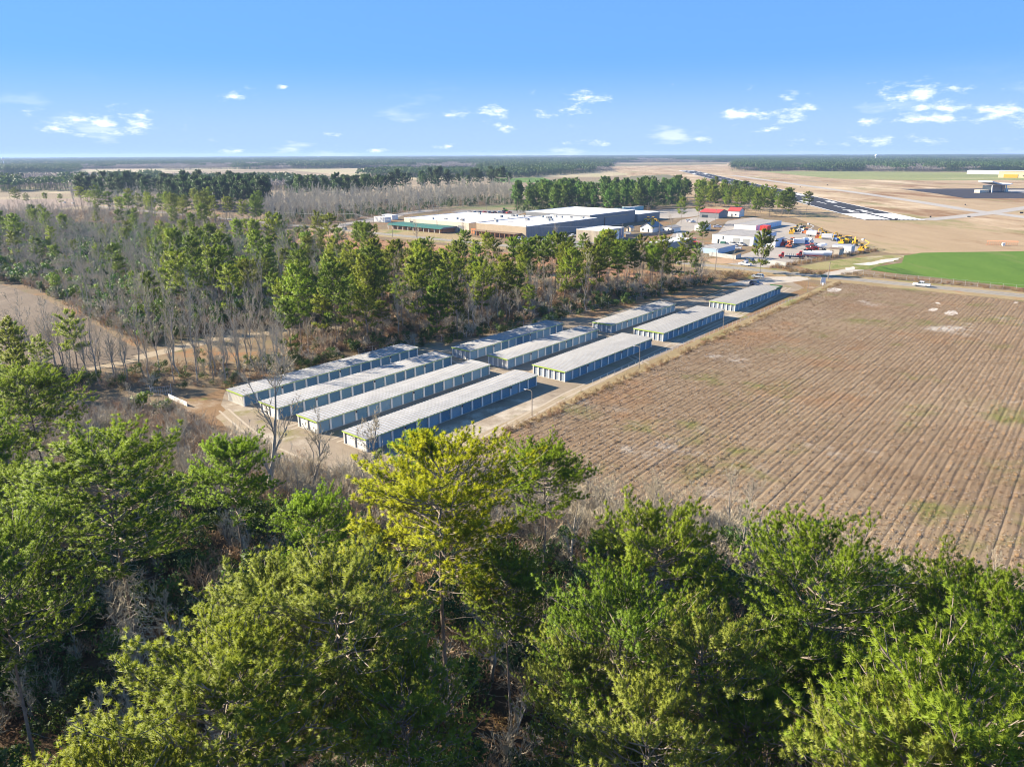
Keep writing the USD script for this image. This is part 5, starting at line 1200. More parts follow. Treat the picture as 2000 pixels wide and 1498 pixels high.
# ---------------------------------------------------------------- vehicles
def wheels(t, xs, w, r, tw=.22):
    for x in xs:
        for y in (-1, 1):
            a = MB(); y0 = y * w / 2; a.cyl((x, 0, r), r, min(y0, y0 - y * tw), max(y0, y0 - y * tw), 'y', 12); q = part(t, 'wheel', a.out(), m_tyre)
            b = MB(); b.cyl((x, 0, r), r * .6, min(y0 + y * .004, y0 + y * .02), max(y0 + y * .004, y0 + y * .02), 'y', 10); part(q, 'rim', b.out(), m_rim)
def lights(t, xf, xr, w, z):
    for y in (-1, 1):
        part(t, 'headlight', B(xf, xf + .03, y * w * .36 - .18, y * w * .36 + .18, z, z + .14), m_lamp); part(t, 'tail_light', B(xr - .03, xr, y * w * .38 - .12, y * w * .38 + .12, z + .05, z + .3), m_tail)
def car(kind, paint, label, px, head, group=None, name=None, loc=None):
    """head: compass bearing the vehicle points to, degrees"""
    O = G(*px) if loc is None else loc
    t = thing(name or {'pickup': 'pickup_truck', 'suv': 'parked_car', 'sedan': 'parked_car', 'van': 'parked_van'}[kind], label, {'pickup': 'pickup truck', 'van': 'van'}.get(kind, 'car'), (O[0], O[1], .036), 90 - head, group)
    if kind == 'pickup':
        Lh, w, zr = 5.8, 1.95, 1.85
        low = [(-2.9, .45), (2.85, .45), (2.9, .9), (2.75, 1.12), (1.25, 1.18), (1.2, 1.2), (-.95, 1.2), (-.95, .62), (-2.9, .62)]
        top = [(1.3, 1.203), (.7, zr), (-.75, zr), (-.95, 1.203)]
    elif kind == 'van':
        Lh, w, zr = 5.4, 2.0, 2.3; low = [(-2.7, .4), (2.65, .4), (2.7, .95), (1.9, 1.25), (-2.7, 1.25)]; top = [(1.9, 1.253), (1.2, zr), (-2.65, zr), (-2.7, 1.253)]
    else:
        suv = kind == 'suv'; Lh, w, zr = 4.7, 1.85, 1.72 if suv else 1.45
        low = [(-2.3, .35), (2.3, .35), (2.35, .75), (2.1, .92), (1.0, 1.0), (-1.9 if suv else -1.4, 1.02), (-2.3, .95)]
        top = [(1.05, 1.003), (.35, zr), (-1.7 if suv else -1.0, zr), (-2.2 if suv else -1.8, 1.003)]
    b = MB(); b.prism(low, -w / 2, w / 2); part(t, 'body', b.out(), paint)
    g = MB(); g.prism(top, -w / 2 + .12, w / 2 - .12); part(t, 'window', g.out(), m_glass)
    x0, x1 = top[1][0], top[2][0]; r = MB(); r.box(x1 - .05, x0 + .02, -w / 2 + .1, w / 2 - .1, zr + .002, zr + .05); part(t, 'roof', r.out(), paint)
    for xx in ((x0 + x1) / 2, x1 + .1):
        p_ = MB(); p_.box(xx - .06, xx + .06, -w / 2 + .09, -w / 2 + .118, 1.02, zr); p_.box(xx - .06, xx + .06, w / 2 - .118, w / 2 - .09, 1.02, zr); part(t, 'door_pillar', p_.out(), paint, kind='stuff')
    if kind == 'pickup':
        for y in (-1, 1): part(t, 'bed_side', B(-2.9, -.953, min(y * w / 2, y * (w / 2 - .09)), max(y * w / 2, y * (w / 2 - .09)), .623, 1.22), paint)
        part(t, 'tailgate', B(-2.9, -2.82, -w / 2 + .1, w / 2 - .1, .623, 1.2), paint); part(t, 'bed_floor', B(-2.81, -.96, -w / 2 + .1, w / 2 - .1, .623, .66), m_black_p)
    wheels(t, (1.75 if kind == 'pickup' else 1.4, -1.8 if kind == 'pickup' else -1.4), w, .38 if kind != 'sedan' else .33)
    lights(t, low[2][0] - .02, low[0][0] + .01, w, .72)
    part(t, 'bumper', B(low[2][0] - .03, low[2][0] + .08, -w / 2 + .05, w / 2 - .05, .42, .6), m_steel)
RB = math.degrees(math.atan2(RD[0], RD[1]))       # bearing of the road, towards the left of the picture
p = rd(float((G(1803, 557)[:2] - _road_a) @ RD), -1.4)
car('pickup', m_white_p, 'white pickup truck driving on the road along the field', None, RB, loc=np.array([*p, 0]))
p = rd(float((G(656, 451)[:2] - _road_a) @ RD), 1.2)
car('suv', m_silver_p, 'pale car on the highway beside the reddish field', None, RB, loc=np.array([*p, 0]))
for px, kd, pt, hd, lab in [((1480, 543), 'suv', m_silver_p, RB, 'silver car parked on red dirt beneath the single broad tree'), ((1455, 519), 'pickup', m_white_p, RB + 12, 'white and dark pickup at the lane mouth left of the single tree'),
                            ((1464, 512), 'suv', m_navy_p, RB + 20, 'dark car behind the pickup at the lane mouth'), ((1503, 515), 'suv', m_navy_p, RB + 175, 'dark blue car right of the single tree, before the sheet fence'),
                            ((1012, 470), 'pickup', m_white_p, 130, 'white pickup at the front corner of the works, left of two'), ((1021, 470), 'pickup', m_white_p, 135, 'white pickup at the front corner of the works, right of two'),
                            ((1040, 477), 'sedan', m_white_p, 120, 'white car in the works car park, front row'), ((1047, 476), 'sedan', m_red_p, 120, 'red car in the works car park'), ((1033, 476), 'sedan', m_black_p, 120, 'black car in the works car park'),
                            ((1098, 466), 'suv', m_white_p, 40, 'white car by the shaded works wall, leftmost of three'), ((1108, 464), 'suv', m_silver_p, 40, 'silver car by the shaded works wall, middle of three'), ((1118, 463), 'pickup', m_white_p, 40, 'white pickup by the shaded works wall, rightmost of three'),
                            ((1432, 479), 'suv', m_silver_p, 150, 'grey car before the left roller door of the workshop'), ((1447, 480), 'suv', m_silver_p, 150, 'silver car with open boot before the workshop doors'), ((1437, 487), 'pickup', m_white_p, 120, 'white pickup beside the pale blue shed'),
                            ((1352, 435), 'pickup', m_white_p, 60, 'white pickup under the slim green tree'), ((1345, 434), 'suv', m_silver_p, 60, 'pale car near the slim green tree'), ((1401, 445), 'pickup', m_white_p, 100, 'white truck on the works lane near the dumpster'),
                            ((1225, 458), 'sedan', m_silver_p, 130, 'small pale car before the tiny cream shed'), ((1476, 557), 'suv', m_navy_p, 130, 'dark vehicle half hidden behind the farthest storage building'),
                            ((105, 398), 'sedan', m_white_p, RB, 'white car on the highway at the far left'), ((117, 400), 'sedan', m_white_p, RB, 'second white car on the highway at the far left')]:
    if px[0] < 200: q = rd(float((G(*px)[:2] - _road_a) @ RD), 1.0); car(kd, pt, lab, None, hd, loc=np.array([*q, 0]))
    else: car(kd, pt, lab, px, hd)
for k in range(9):      # parked behind the works
    px = (918 + k * 9.5, 416 + (k % 3) * .6)
    car(('sedan', 'suv', 'pickup')[k % 3], (m_black_p, m_white_p, m_navy_p, m_red_p, m_silver_p)[k % 5], f'{ordinal(k)} car from the left parked behind the works roof', px, 45, 'cars parked behind the works')

def truck(kind, paint, label, px, head, cat='truck'):
    O = G(*px); t = thing({'tanker': 'tanker_truck', 'mixer': 'mixer_truck', 'semi': 'semi_truck', 'box': 'box_truck'}[kind], label, cat, (O[0], O[1], .02), 90 - head)
    c = MB(); c.prism([(2.2, .6), (4.6, .6), (4.65, 1.5), (3.6, 1.75), (3.3, 2.9), (2.2, 2.9)], -1.2, 1.2); part(t, 'cab', c.out(), paint)
    g = MB(); g.prism([(3.62, 1.78), (3.34, 2.7), (3.40, 2.7), (3.68, 1.8)], -1.05, 1.05); part(t, 'windshield', g.out(), m_glass)
    for y in (-1, 1): part(t, 'side_window', B(2.5, 3.2, min(y * 1.203, y * 1.22), max(y * 1.203, y * 1.22), 1.8, 2.6), m_glass)
    part(t, 'chassis', B(-7.5 if kind in ('semi', 'tanker') else -4, 2.19, -.5, .5, .7, .95), m_black_p)
    if kind == 'tanker':
        a = MB(); a.cyl((0, 0, 2.05), 1.08, -7.4, 1.6, 'x', 14); part(t, 'tank', a.out(), m_white_p)
        part(t, 'skirt', B(-7, 1.5, -1.15, 1.15, .98, 1.25), paint)
    elif kind == 'mixer':
        a = MB(); a.tube([(-3.6, 0, 2.6), (-2.6, 0, 2.5), (-.6, 0, 2.2), (1.2, 0, 1.9), (1.8, 0, 1.85)], (.5, 1.0, 1.25, .9, .4), 12); part(t, 'drum', a.out(), m_white_p)
    elif kind == 'semi':
        part(t, 'trailer_bed', B(-7.4, 1.7, -1.25, 1.25, .98, 1.3), m_black_p)
        for k in range(9): part(t, 'stake', B(-7.2 + k, -7.05 + k, -1.25, 1.25, 1.303, 2.4), m_black_p)
    else: part(t, 'cargo_box', B(-3.9, 2.0, -1.22, 1.22, .98, 3.2), m_white_p)
    wheels(t, (3.5, -5.2, -6.4, -.6) if kind in ('semi', 'tanker') else (3.4, -1.8, -3.0), 2.4, .5, .35); lights(t, 4.62, -7.45 if kind in ('semi', 'tanker') else -3.95, 2.3, .85)
truck('semi', m_red_p, 'red and white truck with a dark flat trailer near the ditch', (1540, 505), 290)
truck('tanker', m_red_p, 'red and white tanker truck parked behind the flat trailer', (1575, 503), 290)
truck('tanker', m_silver_p, 'grey tanker truck behind the red and white tanker', (1592, 502), 290)
truck('mixer', m_white_p, 'white mixer truck in the middle of the equipment yard', (1600, 488), 285)
truck('box', m_blue_p, 'blue truck on the equipment yard', (1563, 479), 100); truck('mixer', m_white_p, 'pale mixer truck beside the blue truck', (1575, 476), 60)
truck('box', m_white_p, 'white box truck among the yellow machines', (1618, 468), 120); truck('box', m_silver_p, 'grey truck in the line of machines', (1588, 462), 130)

def machine(kind, paint, label, px, head):
    O = G(*px); t = thing({'loader': 'wheel_loader', 'digger': 'excavator', 'dozer': 'bulldozer', 'lift': 'aerial_lift'}[kind], label, {'loader': 'loader', 'digger': 'excavator', 'dozer': 'bulldozer', 'lift': 'lift'}[kind], (O[0], O[1], .02), 90 - head)
    if kind == 'loader':
        b = MB(); b.prism([(-3.2, 1.0), (1.8, 1.0), (1.8, 1.9), (.4, 2.1), (-1.0, 2.2), (-3.2, 2.0)], -.85, .85); part(t, 'body', b.out(), paint)
        part(t, 'cab', B(-.9, .7, -.75, .75, 2.15, 3.5), m_glass); part(t, 'cab_roof', B(-1.0, .8, -.85, .85, 3.503, 3.62), paint)
        a = MB(); a.tube([(1.0, -.5, 1.9), (2.6, -.5, 2.3), (3.8, -.5, .8)], .18, 5); a.tube([(1.0, .5, 1.9), (2.6, .5, 2.3), (3.8, .5, .8)], .18, 5); part(t, 'boom', a.out(), paint, kind='stuff')
        k = MB(); k.prism([(3.7, .2), (5.0, .1), (5.1, .35), (4.2, .5), (4.0, 1.4), (3.7, 1.3)], -1.4, 1.4); part(t, 'bucket', k.out(), paint); wheels(t, (1.6, -2.0), 2.5, .85, .6)
    elif kind == 'digger':
        for y in (-1, 1):
            k = MB(); k.prism([(-2, 0), (2, 0), (2.4, .45), (2, .9), (-2, .9), (-2.4, .45)], y * 1.2 - .3, y * 1.2 + .3); part(t, 'track', k.out(), m_tyre)
        part(t, 'body', B(-2.2, 1.4, -1.3, 1.3, 1.1, 2.3), paint); part(t, 'cab', B(.2, 1.6, .2, 1.25, 2.31, 3.4), m_glass); part(t, 'cab_roof', B(.1, 1.7, .15, 1.3, 3.403, 3.5), paint)
        a = MB(); a.tube([(1.2, -.4, 2.0), (3.2, -.4, 4.9), (5.0, -.4, 4.6)], (.35, .32, .22), 5); part(t, 'boom', a.out(), paint); a = MB(); a.tube([(5.0, -.4, 4.7), (5.8, -.4, 1.6)], (.24, .16), 5); part(t, 'arm', a.out(), paint)
        k = MB(); k.prism([(5.3, .6), (6.1, .5), (6.2, 1.6), (5.6, 1.6)], -.9, .1); part(t, 'bucket', k.out(), m_greywall)
    elif kind == 'dozer':
        for y in (-1, 1):
            k = MB(); k.prism([(-1.8, 0), (1.6, 0), (2.1, .5), (1.6, 1.0), (-1.4, 1.1), (-2.2, .6)], y * 1.0 - .3, y * 1.0 + .3); part(t, 'track', k.out(), m_tyre)
        part(t, 'body', B(-1.0, 2.0, -.7, .7, .8, 1.9), paint); part(t, 'cab', B(-1.6, .2, -.75, .75, 1.91, 3.1), m_glass); part(t, 'cab_roof', B(-1.8, .3, -.9, .9, 3.103, 3.22), paint)
        k = MB(); k.prism([(2.5, .1), (2.75, .1), (2.6, .7), (2.8, 1.35), (2.5, 1.3)], -1.7, 1.7); part(t, 'blade', k.out(), paint); part(t, 'exhaust', B(1.2, 1.34, -.07, .07, 1.9, 2.8), m_dark)
    else:
        part(t, 'base', B(-1.6, 1.6, -1.1, 1.1, .5, 1.3), paint); wheels(t, (1.1, -1.1), 2.3, .5, .35)
        a = MB(); a.tube([(-1.0, 0, 1.3), (2.2, 0, 3.6)], .2, 5); part(t, 'boom', a.out(), paint); a = MB(); a.tube([(2.2, 0, 3.6), (-1.6, 0, 4.8)], .16, 5); part(t, 'jib', a.out(), paint); part(t, 'basket', B(-2.8, -1.6, -.6, .6, 4.3, 5.3), m_steel)
for kd, pt, px, hd, lab in [
    ('loader', m_yellow_p, (1545, 456), 200, 'yellow wheel loader at the left end of the line of machines'), ('dozer', m_yellow_p, (1551, 453), 230, 'yellow bulldozer behind the first loader'),
    ('dozer', m_olive_p, (1557, 449), 200, 'olive bulldozer at the back of the first cluster of machines'), ('digger', m_olive_p, (1570, 451), 240, 'olive excavator in the first cluster of machines'),
    ('loader', m_silver_p, (1564, 453), 180, 'grey loader in the middle of the first cluster'), ('dozer', m_orange_p, (1574, 456), 220, 'orange bulldozer right of the first cluster'), ('lift', m_silver_p, (1583, 453), 150, 'grey lift beside the orange bulldozer'),
    ('dozer', m_orange_p, (1597, 465), 200, 'rust-orange bulldozer in the line of machines'), ('loader', m_yellow_p, (1606, 465), 210, 'bright yellow loader before the white box truck'), ('digger', m_yellow_p, (1612, 462), 250, 'yellow excavator behind the bright yellow loader'),
    ('dozer', m_blue_p, (1631, 471), 160, 'blue tracked machine in the line'), ('digger', m_yellow_p, (1640, 470), 240, 'yellow excavator just right of the blue machine'), ('loader', m_yellow_p, (1645, 475), 215, 'yellow loader in front of the excavator near the blue machine'),
    ('dozer', m_yellow_p, (1653, 472), 190, 'yellow bulldozer in the second cluster'), ('loader', m_yellow_p, (1659, 474), 230, 'yellow loader at the right of the second cluster'), ('digger', m_yellow_p, (1669, 480), 200, 'yellow excavator behind the white storage box'),
    ('loader', m_yellow_p, (1682, 489), 210, 'last yellow loader at the right end of the yard'), ('lift', m_yellow_p, (1690, 487), 160, 'yellow lift at the far right end of the machines'),
    ('lift', m_orange_p, (1540, 485), 110, 'orange lift in the middle of the yard'), ('loader', m_red_p, (1528, 480), 100, 'red loader before the workshop annex'), ('dozer', m_red_p, (1519, 480), 140, 'red machine beside the annex wall'), ('loader', m_orange_p, (1547, 477), 60, 'orange loader behind the orange lift'),
    ('dozer', m_red_p, (1579, 491), 90, 'small red machine near the tankers'), ('dozer', m_red_p, (1587, 488), 100, 'second small red machine near the mixer truck'), ('dozer', m_red_p, (1358, 477), 120, 'red machine behind the brownish tree'),
    ('loader', m_yellow_p, (1266, 433), 90, 'yellow machine beside the timber stack'), ('loader', m_yellow_p, (1276, 433), 140, 'second yellow machine beside the timber stack'), ('dozer', m_lgreen, (986, 413), 110, 'lime green machine behind the works roof'), ('dozer', m_yellow_p, (1143, 430), 110, 'yellow machine between works and brick store')]:
    machine(kd, pt, lab, px, hd)

# ---------------------------------------------------------------- poles, lamps, fences
def lamp(label, px, h, arm=1.4, to=-1):
    O = G(*px); t = thing('lamp_post', label, 'lamp post', (O[0], O[1], 0), ROT, 'lamp posts of the storage yard')
    a = MB(); a.tube([(0, 0, 0), (0, 0, h * .9), (to * .15, 0, h * .97), (to * .5, 0, h), (to * arm, 0, h - .05)], (.085, .07, .065, .055, .05), 8); part(t, 'pole', a.out(), m_timber)
    part(t, 'lamp_head', B(min(to * arm, to * (arm + .55)), max(to * arm, to * (arm + .55)), -.14, .14, h - .17, h - .02), m_steel)
lamp('lamp post with a bent arm beside the nearest storage building', (1039, 812), 5.2); lamp('lamp post with a bent arm by the wide middle storage building', (1248, 720), 5.4); lamp('lamp post at the end of the wide far storage building', (1412, 641), 5.2, .8)
lamp('lamp post standing on the dry grass beyond the farthest storage building', (1577, 570), 5.2, .5); lamp('lamp post at the tree edge behind the middle buildings', (1023, 631), 4.4, .4, 1)
WIRES = []
def pole(label, px, h, arms=1, rot=None):
    O = G(*px); t = thing('utility_pole', label, 'utility pole', (O[0], O[1], 0), rot if rot is not None else math.degrees(math.atan2(RN[1], RN[0])))
    a = MB(); a.tube([(0, 0, -.2), (0, 0, h)], (.17, .11), 8); part(t, 'pole', a.out(), m_timber)
    for k in range(arms):
        b = part(t, 'cross_arm', B(-1.2, 1.2, -.16, -.05, h - .7 - k, h - .58 - k), m_timber)
        for x in (-1.1, -.4, .4, 1.1): c = MB(); c.cyl((x, -.1, 0), .05, h - .58 - k, h - .38 - k); part(b, 'insulator', c.out(), m_greywall)
    return np.array([O[0], O[1], h])
poles = [('pole at the lane mouth left of the single tree', (1397, 528), 9.5, 1), ('pole before the low white-roofed shop', (1341, 489), 8.5, 1), ('pole beside the white gabled house fence', (1287, 465), 9.0, 1), ('pole in front of the metal building', (1214, 471), 10, 1),
         ('pole at the front corner of the works', (1028, 476), 10.5, 1), ('pole on the works lawn', (767, 464), 11, 1), ('pole with lamp left of the tall leafless tree', (697, 451), 11.5, 1), ('pole before the cream works wall', (854, 452), 8, 0), ('pole on the far side of the road by the yard gate', (1617, 546), 7, 0),
         ('pole behind the red-roofed shed', (1397, 436), 10, 1), ('pole between pines and timber stack', (1265, 420), 10, 1), ('pole behind the works car rows', (950, 411), 8, 0), ('pole near the green roof office', (731, 448), 9, 0), ('pole behind the works roof', (857, 419), 10, 0), ('pole beside the far left highway', (20, 390), 11, 1), ('pole beside the bungalow', (1311, 455), 9, 0)]
PT = {lab: pole(lab, px, h, n) for lab, px, h, n in poles}
def wire(a, b, label, sag=1.2):
    u = np.linspace(0, 1, 12); mb = MB()
    for o in (-1.0, 0.0, 1.0):
        p = a + (b - a) * u[:, None]; p[:, 2] += -.5 - sag * 4 * u * (1 - u); p[:, :2] += RN * o; mb.tube(p, .025, 3)
    single('power_line', mb.out(), m_steel, label, 'power line')
wire(PT[poles[0][0]], PT[poles[1][0]], 'wires from the lane mouth pole to the shop pole', .8); wire(PT[poles[6][0]], PT[poles[5][0]], 'wires between the two poles at the green roof office'); wire(PT[poles[4][0]], PT[poles[3][0]], 'wires from the works corner to the metal building')
_pl = PT[poles[6][0]]; wire(_pl, np.array([*(_pl[:2] + RD * 150), 11.0]), 'wires running left along the highway', 2.5)

def post_fence(name, label, pts, h, step, rails, m, posts=True, r=.04, cat='fence', mesh=False):
    t = thing(name, label, cat, (*pts[0], 0), 0); P = np.array(pts) - pts[0]; ls = LineString(P); n = max(2, int(ls.length / step))
    for k in range(n + 1):
        q = ls.interpolate(k / n, normalized=True).coords[0]; a = MB(); a.cyl((q[0], q[1], 0), r, 0, h, sides=6); part(t, 'post', a.out(), m)
    for z in rails:
        a = MB(); a.tube([(x, y, z) for x, y in P], .018, 3); part(t, 'rail', a.out(), m)
def panel_fence(name, label, pts, h, m, w=2.4):
    t = thing(name, label, 'fence', (*pts[0], 0), 0); P = np.array(pts) - pts[0]
    for a, b in zip(P[:-1], P[1:]):
        L_ = np.hypot(*(b - a)); n = max(1, int(L_ / w)); u = (b - a) / L_; v = np.array([-u[1], u[0]])
        for k in range(n):
            s, e = a + u * (k * L_ / n + .02), a + u * ((k + 1) * L_ / n - .02); q = MB(); q.prism([tuple(s - v * .04), tuple(e - v * .04), tuple(e + v * .04), tuple(s + v * .04)], 0.05, h, axis='z'); part(t, 'panel', q.out(), m)
f0 = G(1157, 751)[:2]; e0 = f0 @ BE[:2]; n0 = f0 @ BN[:2]
post_fence('yard_fence', 'low wire fence with pale posts between the shaded yard and the field track', [en(e0, n0), en(e0 + 62, n0 + .6), en(e0 + 128, n0 + 1.2)], 1.15, 3.0, (.4, .75, 1.1), m_steel)
post_fence('yard_fence', 'wire fence along the trees behind the storage buildings', list(W([(700, 694), (880, 664), (1060, 632), (1230, 590), (1330, 566)])), 1.8, 4.0, (.5, 1.1, 1.75), m_steel)
post_fence('airfield_fence', 'tall wire fence with thin posts along the green crop by the road', [rd(float((G(x, 545)[:2] - _road_a) @ RD), 10.5) for x in (1650, 1800, 2050)], 2.2, 4.0, (.3, 1.2, 2.15), m_steel)
post_fence('airfield_fence', 'wire fence on the bank of the ditch beside the equipment yard', list(W([(1500, 525), (1540, 520), (1620, 507), (1712, 490)])), 2.0, 4.0, (.3, 1.2, 1.95), m_steel)
panel_fence('sheet_fence', 'grey metal sheet fence right of the single tree', list(W([(1497, 517), (1534, 522)])), 2.2, m_sheet); panel_fence('sheet_fence', 'long grey metal sheet fence before the pale blue shed', list(W([(1385, 500), (1437, 507), (1447, 503)])), 2.0, m_sheet)
panel_fence('board_fence', 'weathered board fence around the white gabled house', list(W([(1222, 464), (1262, 461), (1290, 459), (1326, 452)])), 1.8, m_timber, 2.0)
panel_fence('pale_fence', 'pale low board fence in the scrub left of the yard', list(W([(330, 778), (366, 794)])), 1.0, m_whitewall, 2.0)
O = G(296, 774); t = thing('gate', 'grey wire gate with two posts at the left end of the yard', 'gate', (O[0], O[1], 0), 15)
for x in (-.05, 4.0): a = MB(); a.cyl((x, 0, 0), .06, 0, 2.4, sides=8); part(t, 'post', a.out(), m_steel)
a = MB()
for k in range(9): a.box(.1 + k * .44, .14 + k * .44, -.02, .02, .15, 1.9)
for z in (.15, 1.0, 1.9): a.box(.08, 3.9, -.021, .021, z, z + .04)
part(t, 'leaf', a.out(), m_steel, kind='stuff')
# sign post and keypad at the entrance
O = G(1607, 556); t = thing('entrance_sign', 'white upright sign board with green top at the yard entrance by the road', 'sign', (O[0], O[1], 0), ROT + 30)
for x in (-.9, .78): part(t, 'post', B(x, x + .12, -.06, .06, 0, 2.9), m_whitewall)
part(t, 'board', B(-.7, .7, -.05, .05, .6, 2.9), m_whitewall); part(t, 'header', B(-1.1, 1.1, -.07, .07, 2.903, 3.7), m_greenroof)
O = G(1604, 557); part(thing('meter_box', 'small white box on a stand beside the entrance sign', 'box', (O[0], O[1] - 1.2, 0), ROT), 'case', MB().box(-.3, .3, -.2, .2, .3, 1.1).box(-.06, .06, -.06, .06, 0, .299).out(), m_whitewall)
# aerials on the airfield
O = G(1928, 479)[:2]; Q = G(1986, 480)[:2]; t = thing('antenna_array', 'row of orange antenna frames on the dry grass of the airfield', 'antenna', (*O, 0), math.degrees(math.atan2(*(Q - O)[::-1]))); Ln = np.hypot(*(Q - O))
for k in range(15):
    x = k * Ln / 14; a = MB(); a.tube([(x - .25, 0, 0), (x, 0, 2.2), (x + .25, 0, 0)], .06, 4); part(t, 'frame', a.out(), m_orange_p); a = MB(); a.tube([(x, -1.1, 2.25), (x, 1.1, 2.25)], .07, 4); part(t, 'element', a.out(), m_orange_p)
part(t, 'cabinet', B(Ln * .45, Ln * .53, -2.5, -1.2, 0, 1.5), m_whitewall)
for i, (x, y) in enumerate([(1750, 431), (1817, 426), (1885, 402), (1892, 426), (1995, 418), (1616, 363), (1689, 368), (1563, 367)]):
    O = G(x, y); t = thing('airfield_marker', f'{ordinal(i)} small dark marker board on the airfield grass', 'marker', (O[0], O[1], 0), i * 40, 'marker boards of the airfield'); part(t, 'board', B(-1.2, 1.2, -.1, .1, .4, 1.5), m_dark)
    for s in (-.9, .8): part(t, 'leg', B(s, s + .1, -.05, .05, 0, .398), m_steel)
# airport canopy and buildings
O = G(1936, 377)[:2]; t = thing('airport_terminal', 'white swept roof on slanted columns over dark glass beside the apron', 'terminal', (*O, 0), 28)
r = MB(); r.prism([(-4, 13.0), (8, 10.8), (22, 9.2), (34, 8.6), (42, 10.0), (42, 10.7), (34, 9.6), (22, 10.2), (8, 12.0), (-4, 14.2)], -1, 16); part(t, 'roof', r.out(), m_whiteroof)
part(t, 'glass_wall', B(4, 34, 3, 14, 0, 8.5), m_glass); part(t, 'side_block', B(34.1, 44, 4, 14, 0, 4.5), m_cream); part(t, 'low_wall', B(-16, 3.9, 5, 12, 0, 3.6), m_cream)
for x in (1, 32): a = MB(); a.tube([(x, 0, 0), (x - 1.5, 0, 9)], (.8, .5), 8); part(t, 'column', a.out(), m_whitewall)
O = G(1949, 347.5)[:2]; t = thing('airport_hangar', 'cream and yellow hangar at the right edge, its door recessed', 'hangar', (*O, 0), -38)
part(t, 'wall', B(0, 60, 0, 40, 0, 12.5), mat('cream_yellow', (.62, .53, .32), .7)); part(t, 'roof', B(-.5, 60.5, -.5, 40.5, 12.52, 13.4), m_whiteroof); part(t, 'door', B(9, 32, -.4, -.02, 0, 6.5), m_yellow_p)
for k in range(4): part(t, 'window', B(40 + k * 5, 41.6 + k * 5, -.2, -.02, 3, 5), m_glass)
O = G(1888, 340.5)[:2]; t = thing('airport_shed', 'long low white shed left of the cream hangar', 'shed', (*O, 0), -38); block(t, 75, 25, 8, m_whitewall, m_whiteroof)
for i, (px, lab, d) in enumerate([(1712, 'white water tower on the horizon at the right', 4200), (3, 'white water tower on the horizon at the left edge', 4200)]):
    dr = direction(px, 300); O = dr[:2] / np.hypot(*dr[:2]) * d; t = thing('water_tower', lab, 'water tower', (*O, 0), 0); a = MB(); hh = 40
    a.tube([(0, 0, 0), (0, 0, hh * .7)], (2.4, 1.8), 8); part(t, 'stem', a.out(), m_white_p); a = MB(); a.tube([(0, 0, hh * .68), (0, 0, hh * .78), (0, 0, hh * .9), (0, 0, hh)], (2, 6.5, 6.5, 1.5), 12); part(t, 'tank', a.out(), m_white_p)
# ---------------------------------------------------------------- undergrowth, brush, stubble
def bush_kind(name, m, mesh):
    k = kind_of(name); part(k, 'stems', mesh, m, kind='stuff'); return k
BG = [bush_kind('grey_bush_a', m_twig, bush_bare(501, 3.0, 12, (7, 6), .014)), bush_kind('grey_bush_b', m_twig, bush_bare(502, 2.2, 14, (6, 6), .014, .9))]
BB = [bush_kind('brown_bush_a', m_twig_brown, bush_bare(503, 1.7, 16, (6, 6), .016, 1.1)), bush_kind('brown_bush_b', m_twig_brown, bush_bare(504, 2.4, 12, (7, 5), .016, .7))]
BM = [bush_kind('mid_bush_a', m_twig, bush_bare(505, 3.2, 9, (6, 5), .034, 1.2)), bush_kind('mid_bush_b', m_twig_brown, bush_bare(506, 2.6, 10, (6, 5), .034, 1.3))]
BR = []
for i, (n_, R, hh, mt, sz) in enumerate([(260, 1.5, 1.3, m_brush, .20), (220, 1.2, .9, m_grass, .16), (240, 1.6, 1.8, m_brush, .24)]):
    k = kind_of(f'dry_brush_{chr(97 + i)}'); part(k, 'stems', leaf_blob(520 + i, n_, sz, 7, R, hh, .8, .35), mt, kind='stuff'); BR.append(k)
DS = []
m_shade_leaf = leaf_mat('understory_leaf', (.045, .085, .018), (.12, .165, .05), .35, .02, .35)
for i, (n_, R, hh) in enumerate([(700, 1.6, 3.2), (600, 1.3, 4.6), (520, 1.9, 2.2)]):
    k = kind_of(f'understory_shrub_{chr(97 + i)}'); part(k, 'foliage', leaf_blob(540 + i, n_, .13, 9, R, hh, .9), m_shade_leaf, kind='stuff'); DS.append(k)
ru = np.random.default_rng(606)
def many(poly, dens, rng, extra=(), cap=6000):
    """points at random in a polygon, dens per square metre"""
    from shapely.prepared import prep
    pg = Polygon(poly).buffer(0)
    for e in extra: pg = pg.difference(e)
    n = min(cap, int(pg.area * dens)); x0, y0, x1, y1 = pg.bounds; pp = prep(pg); out = []
    while len(out) < n:
        q = rng.uniform((x0, y0), (x1, y1), (4 * n, 2)); out += [a for a in q if pp.contains(Point(*a))]
    return np.array(out[:n])
FLOOR = W([(-330, 900), (0, 850), (350, 842), (520, 905), (640, 945), (860, 935), (950, 950), (1100, 1012), (1300, 1055), (1480, 1085), (1750, 1130), (2000, 1175), (2300, 1240), (2500, 1900), (-500, 1900)])
fl = wobble(FLOOR, 1.5, 3.0, 77)
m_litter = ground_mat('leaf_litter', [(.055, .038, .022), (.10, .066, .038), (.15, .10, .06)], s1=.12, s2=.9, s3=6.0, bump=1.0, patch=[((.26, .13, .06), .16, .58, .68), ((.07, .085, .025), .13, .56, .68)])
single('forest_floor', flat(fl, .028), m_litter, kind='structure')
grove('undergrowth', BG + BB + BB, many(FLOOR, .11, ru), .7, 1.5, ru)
INNER = W([(-330, 1010), (0, 985), (300, 985), (520, 1010), (800, 1060), (1000, 1100), (1300, 1110), (1420, 1086), (1480, 1086), (1750, 1131), (2000, 1176), (2300, 1241), (2500, 1900), (-500, 1900)])
grove('leafy_undergrowth', DS, many(INNER, .13, ru), .7, 1.6, ru)
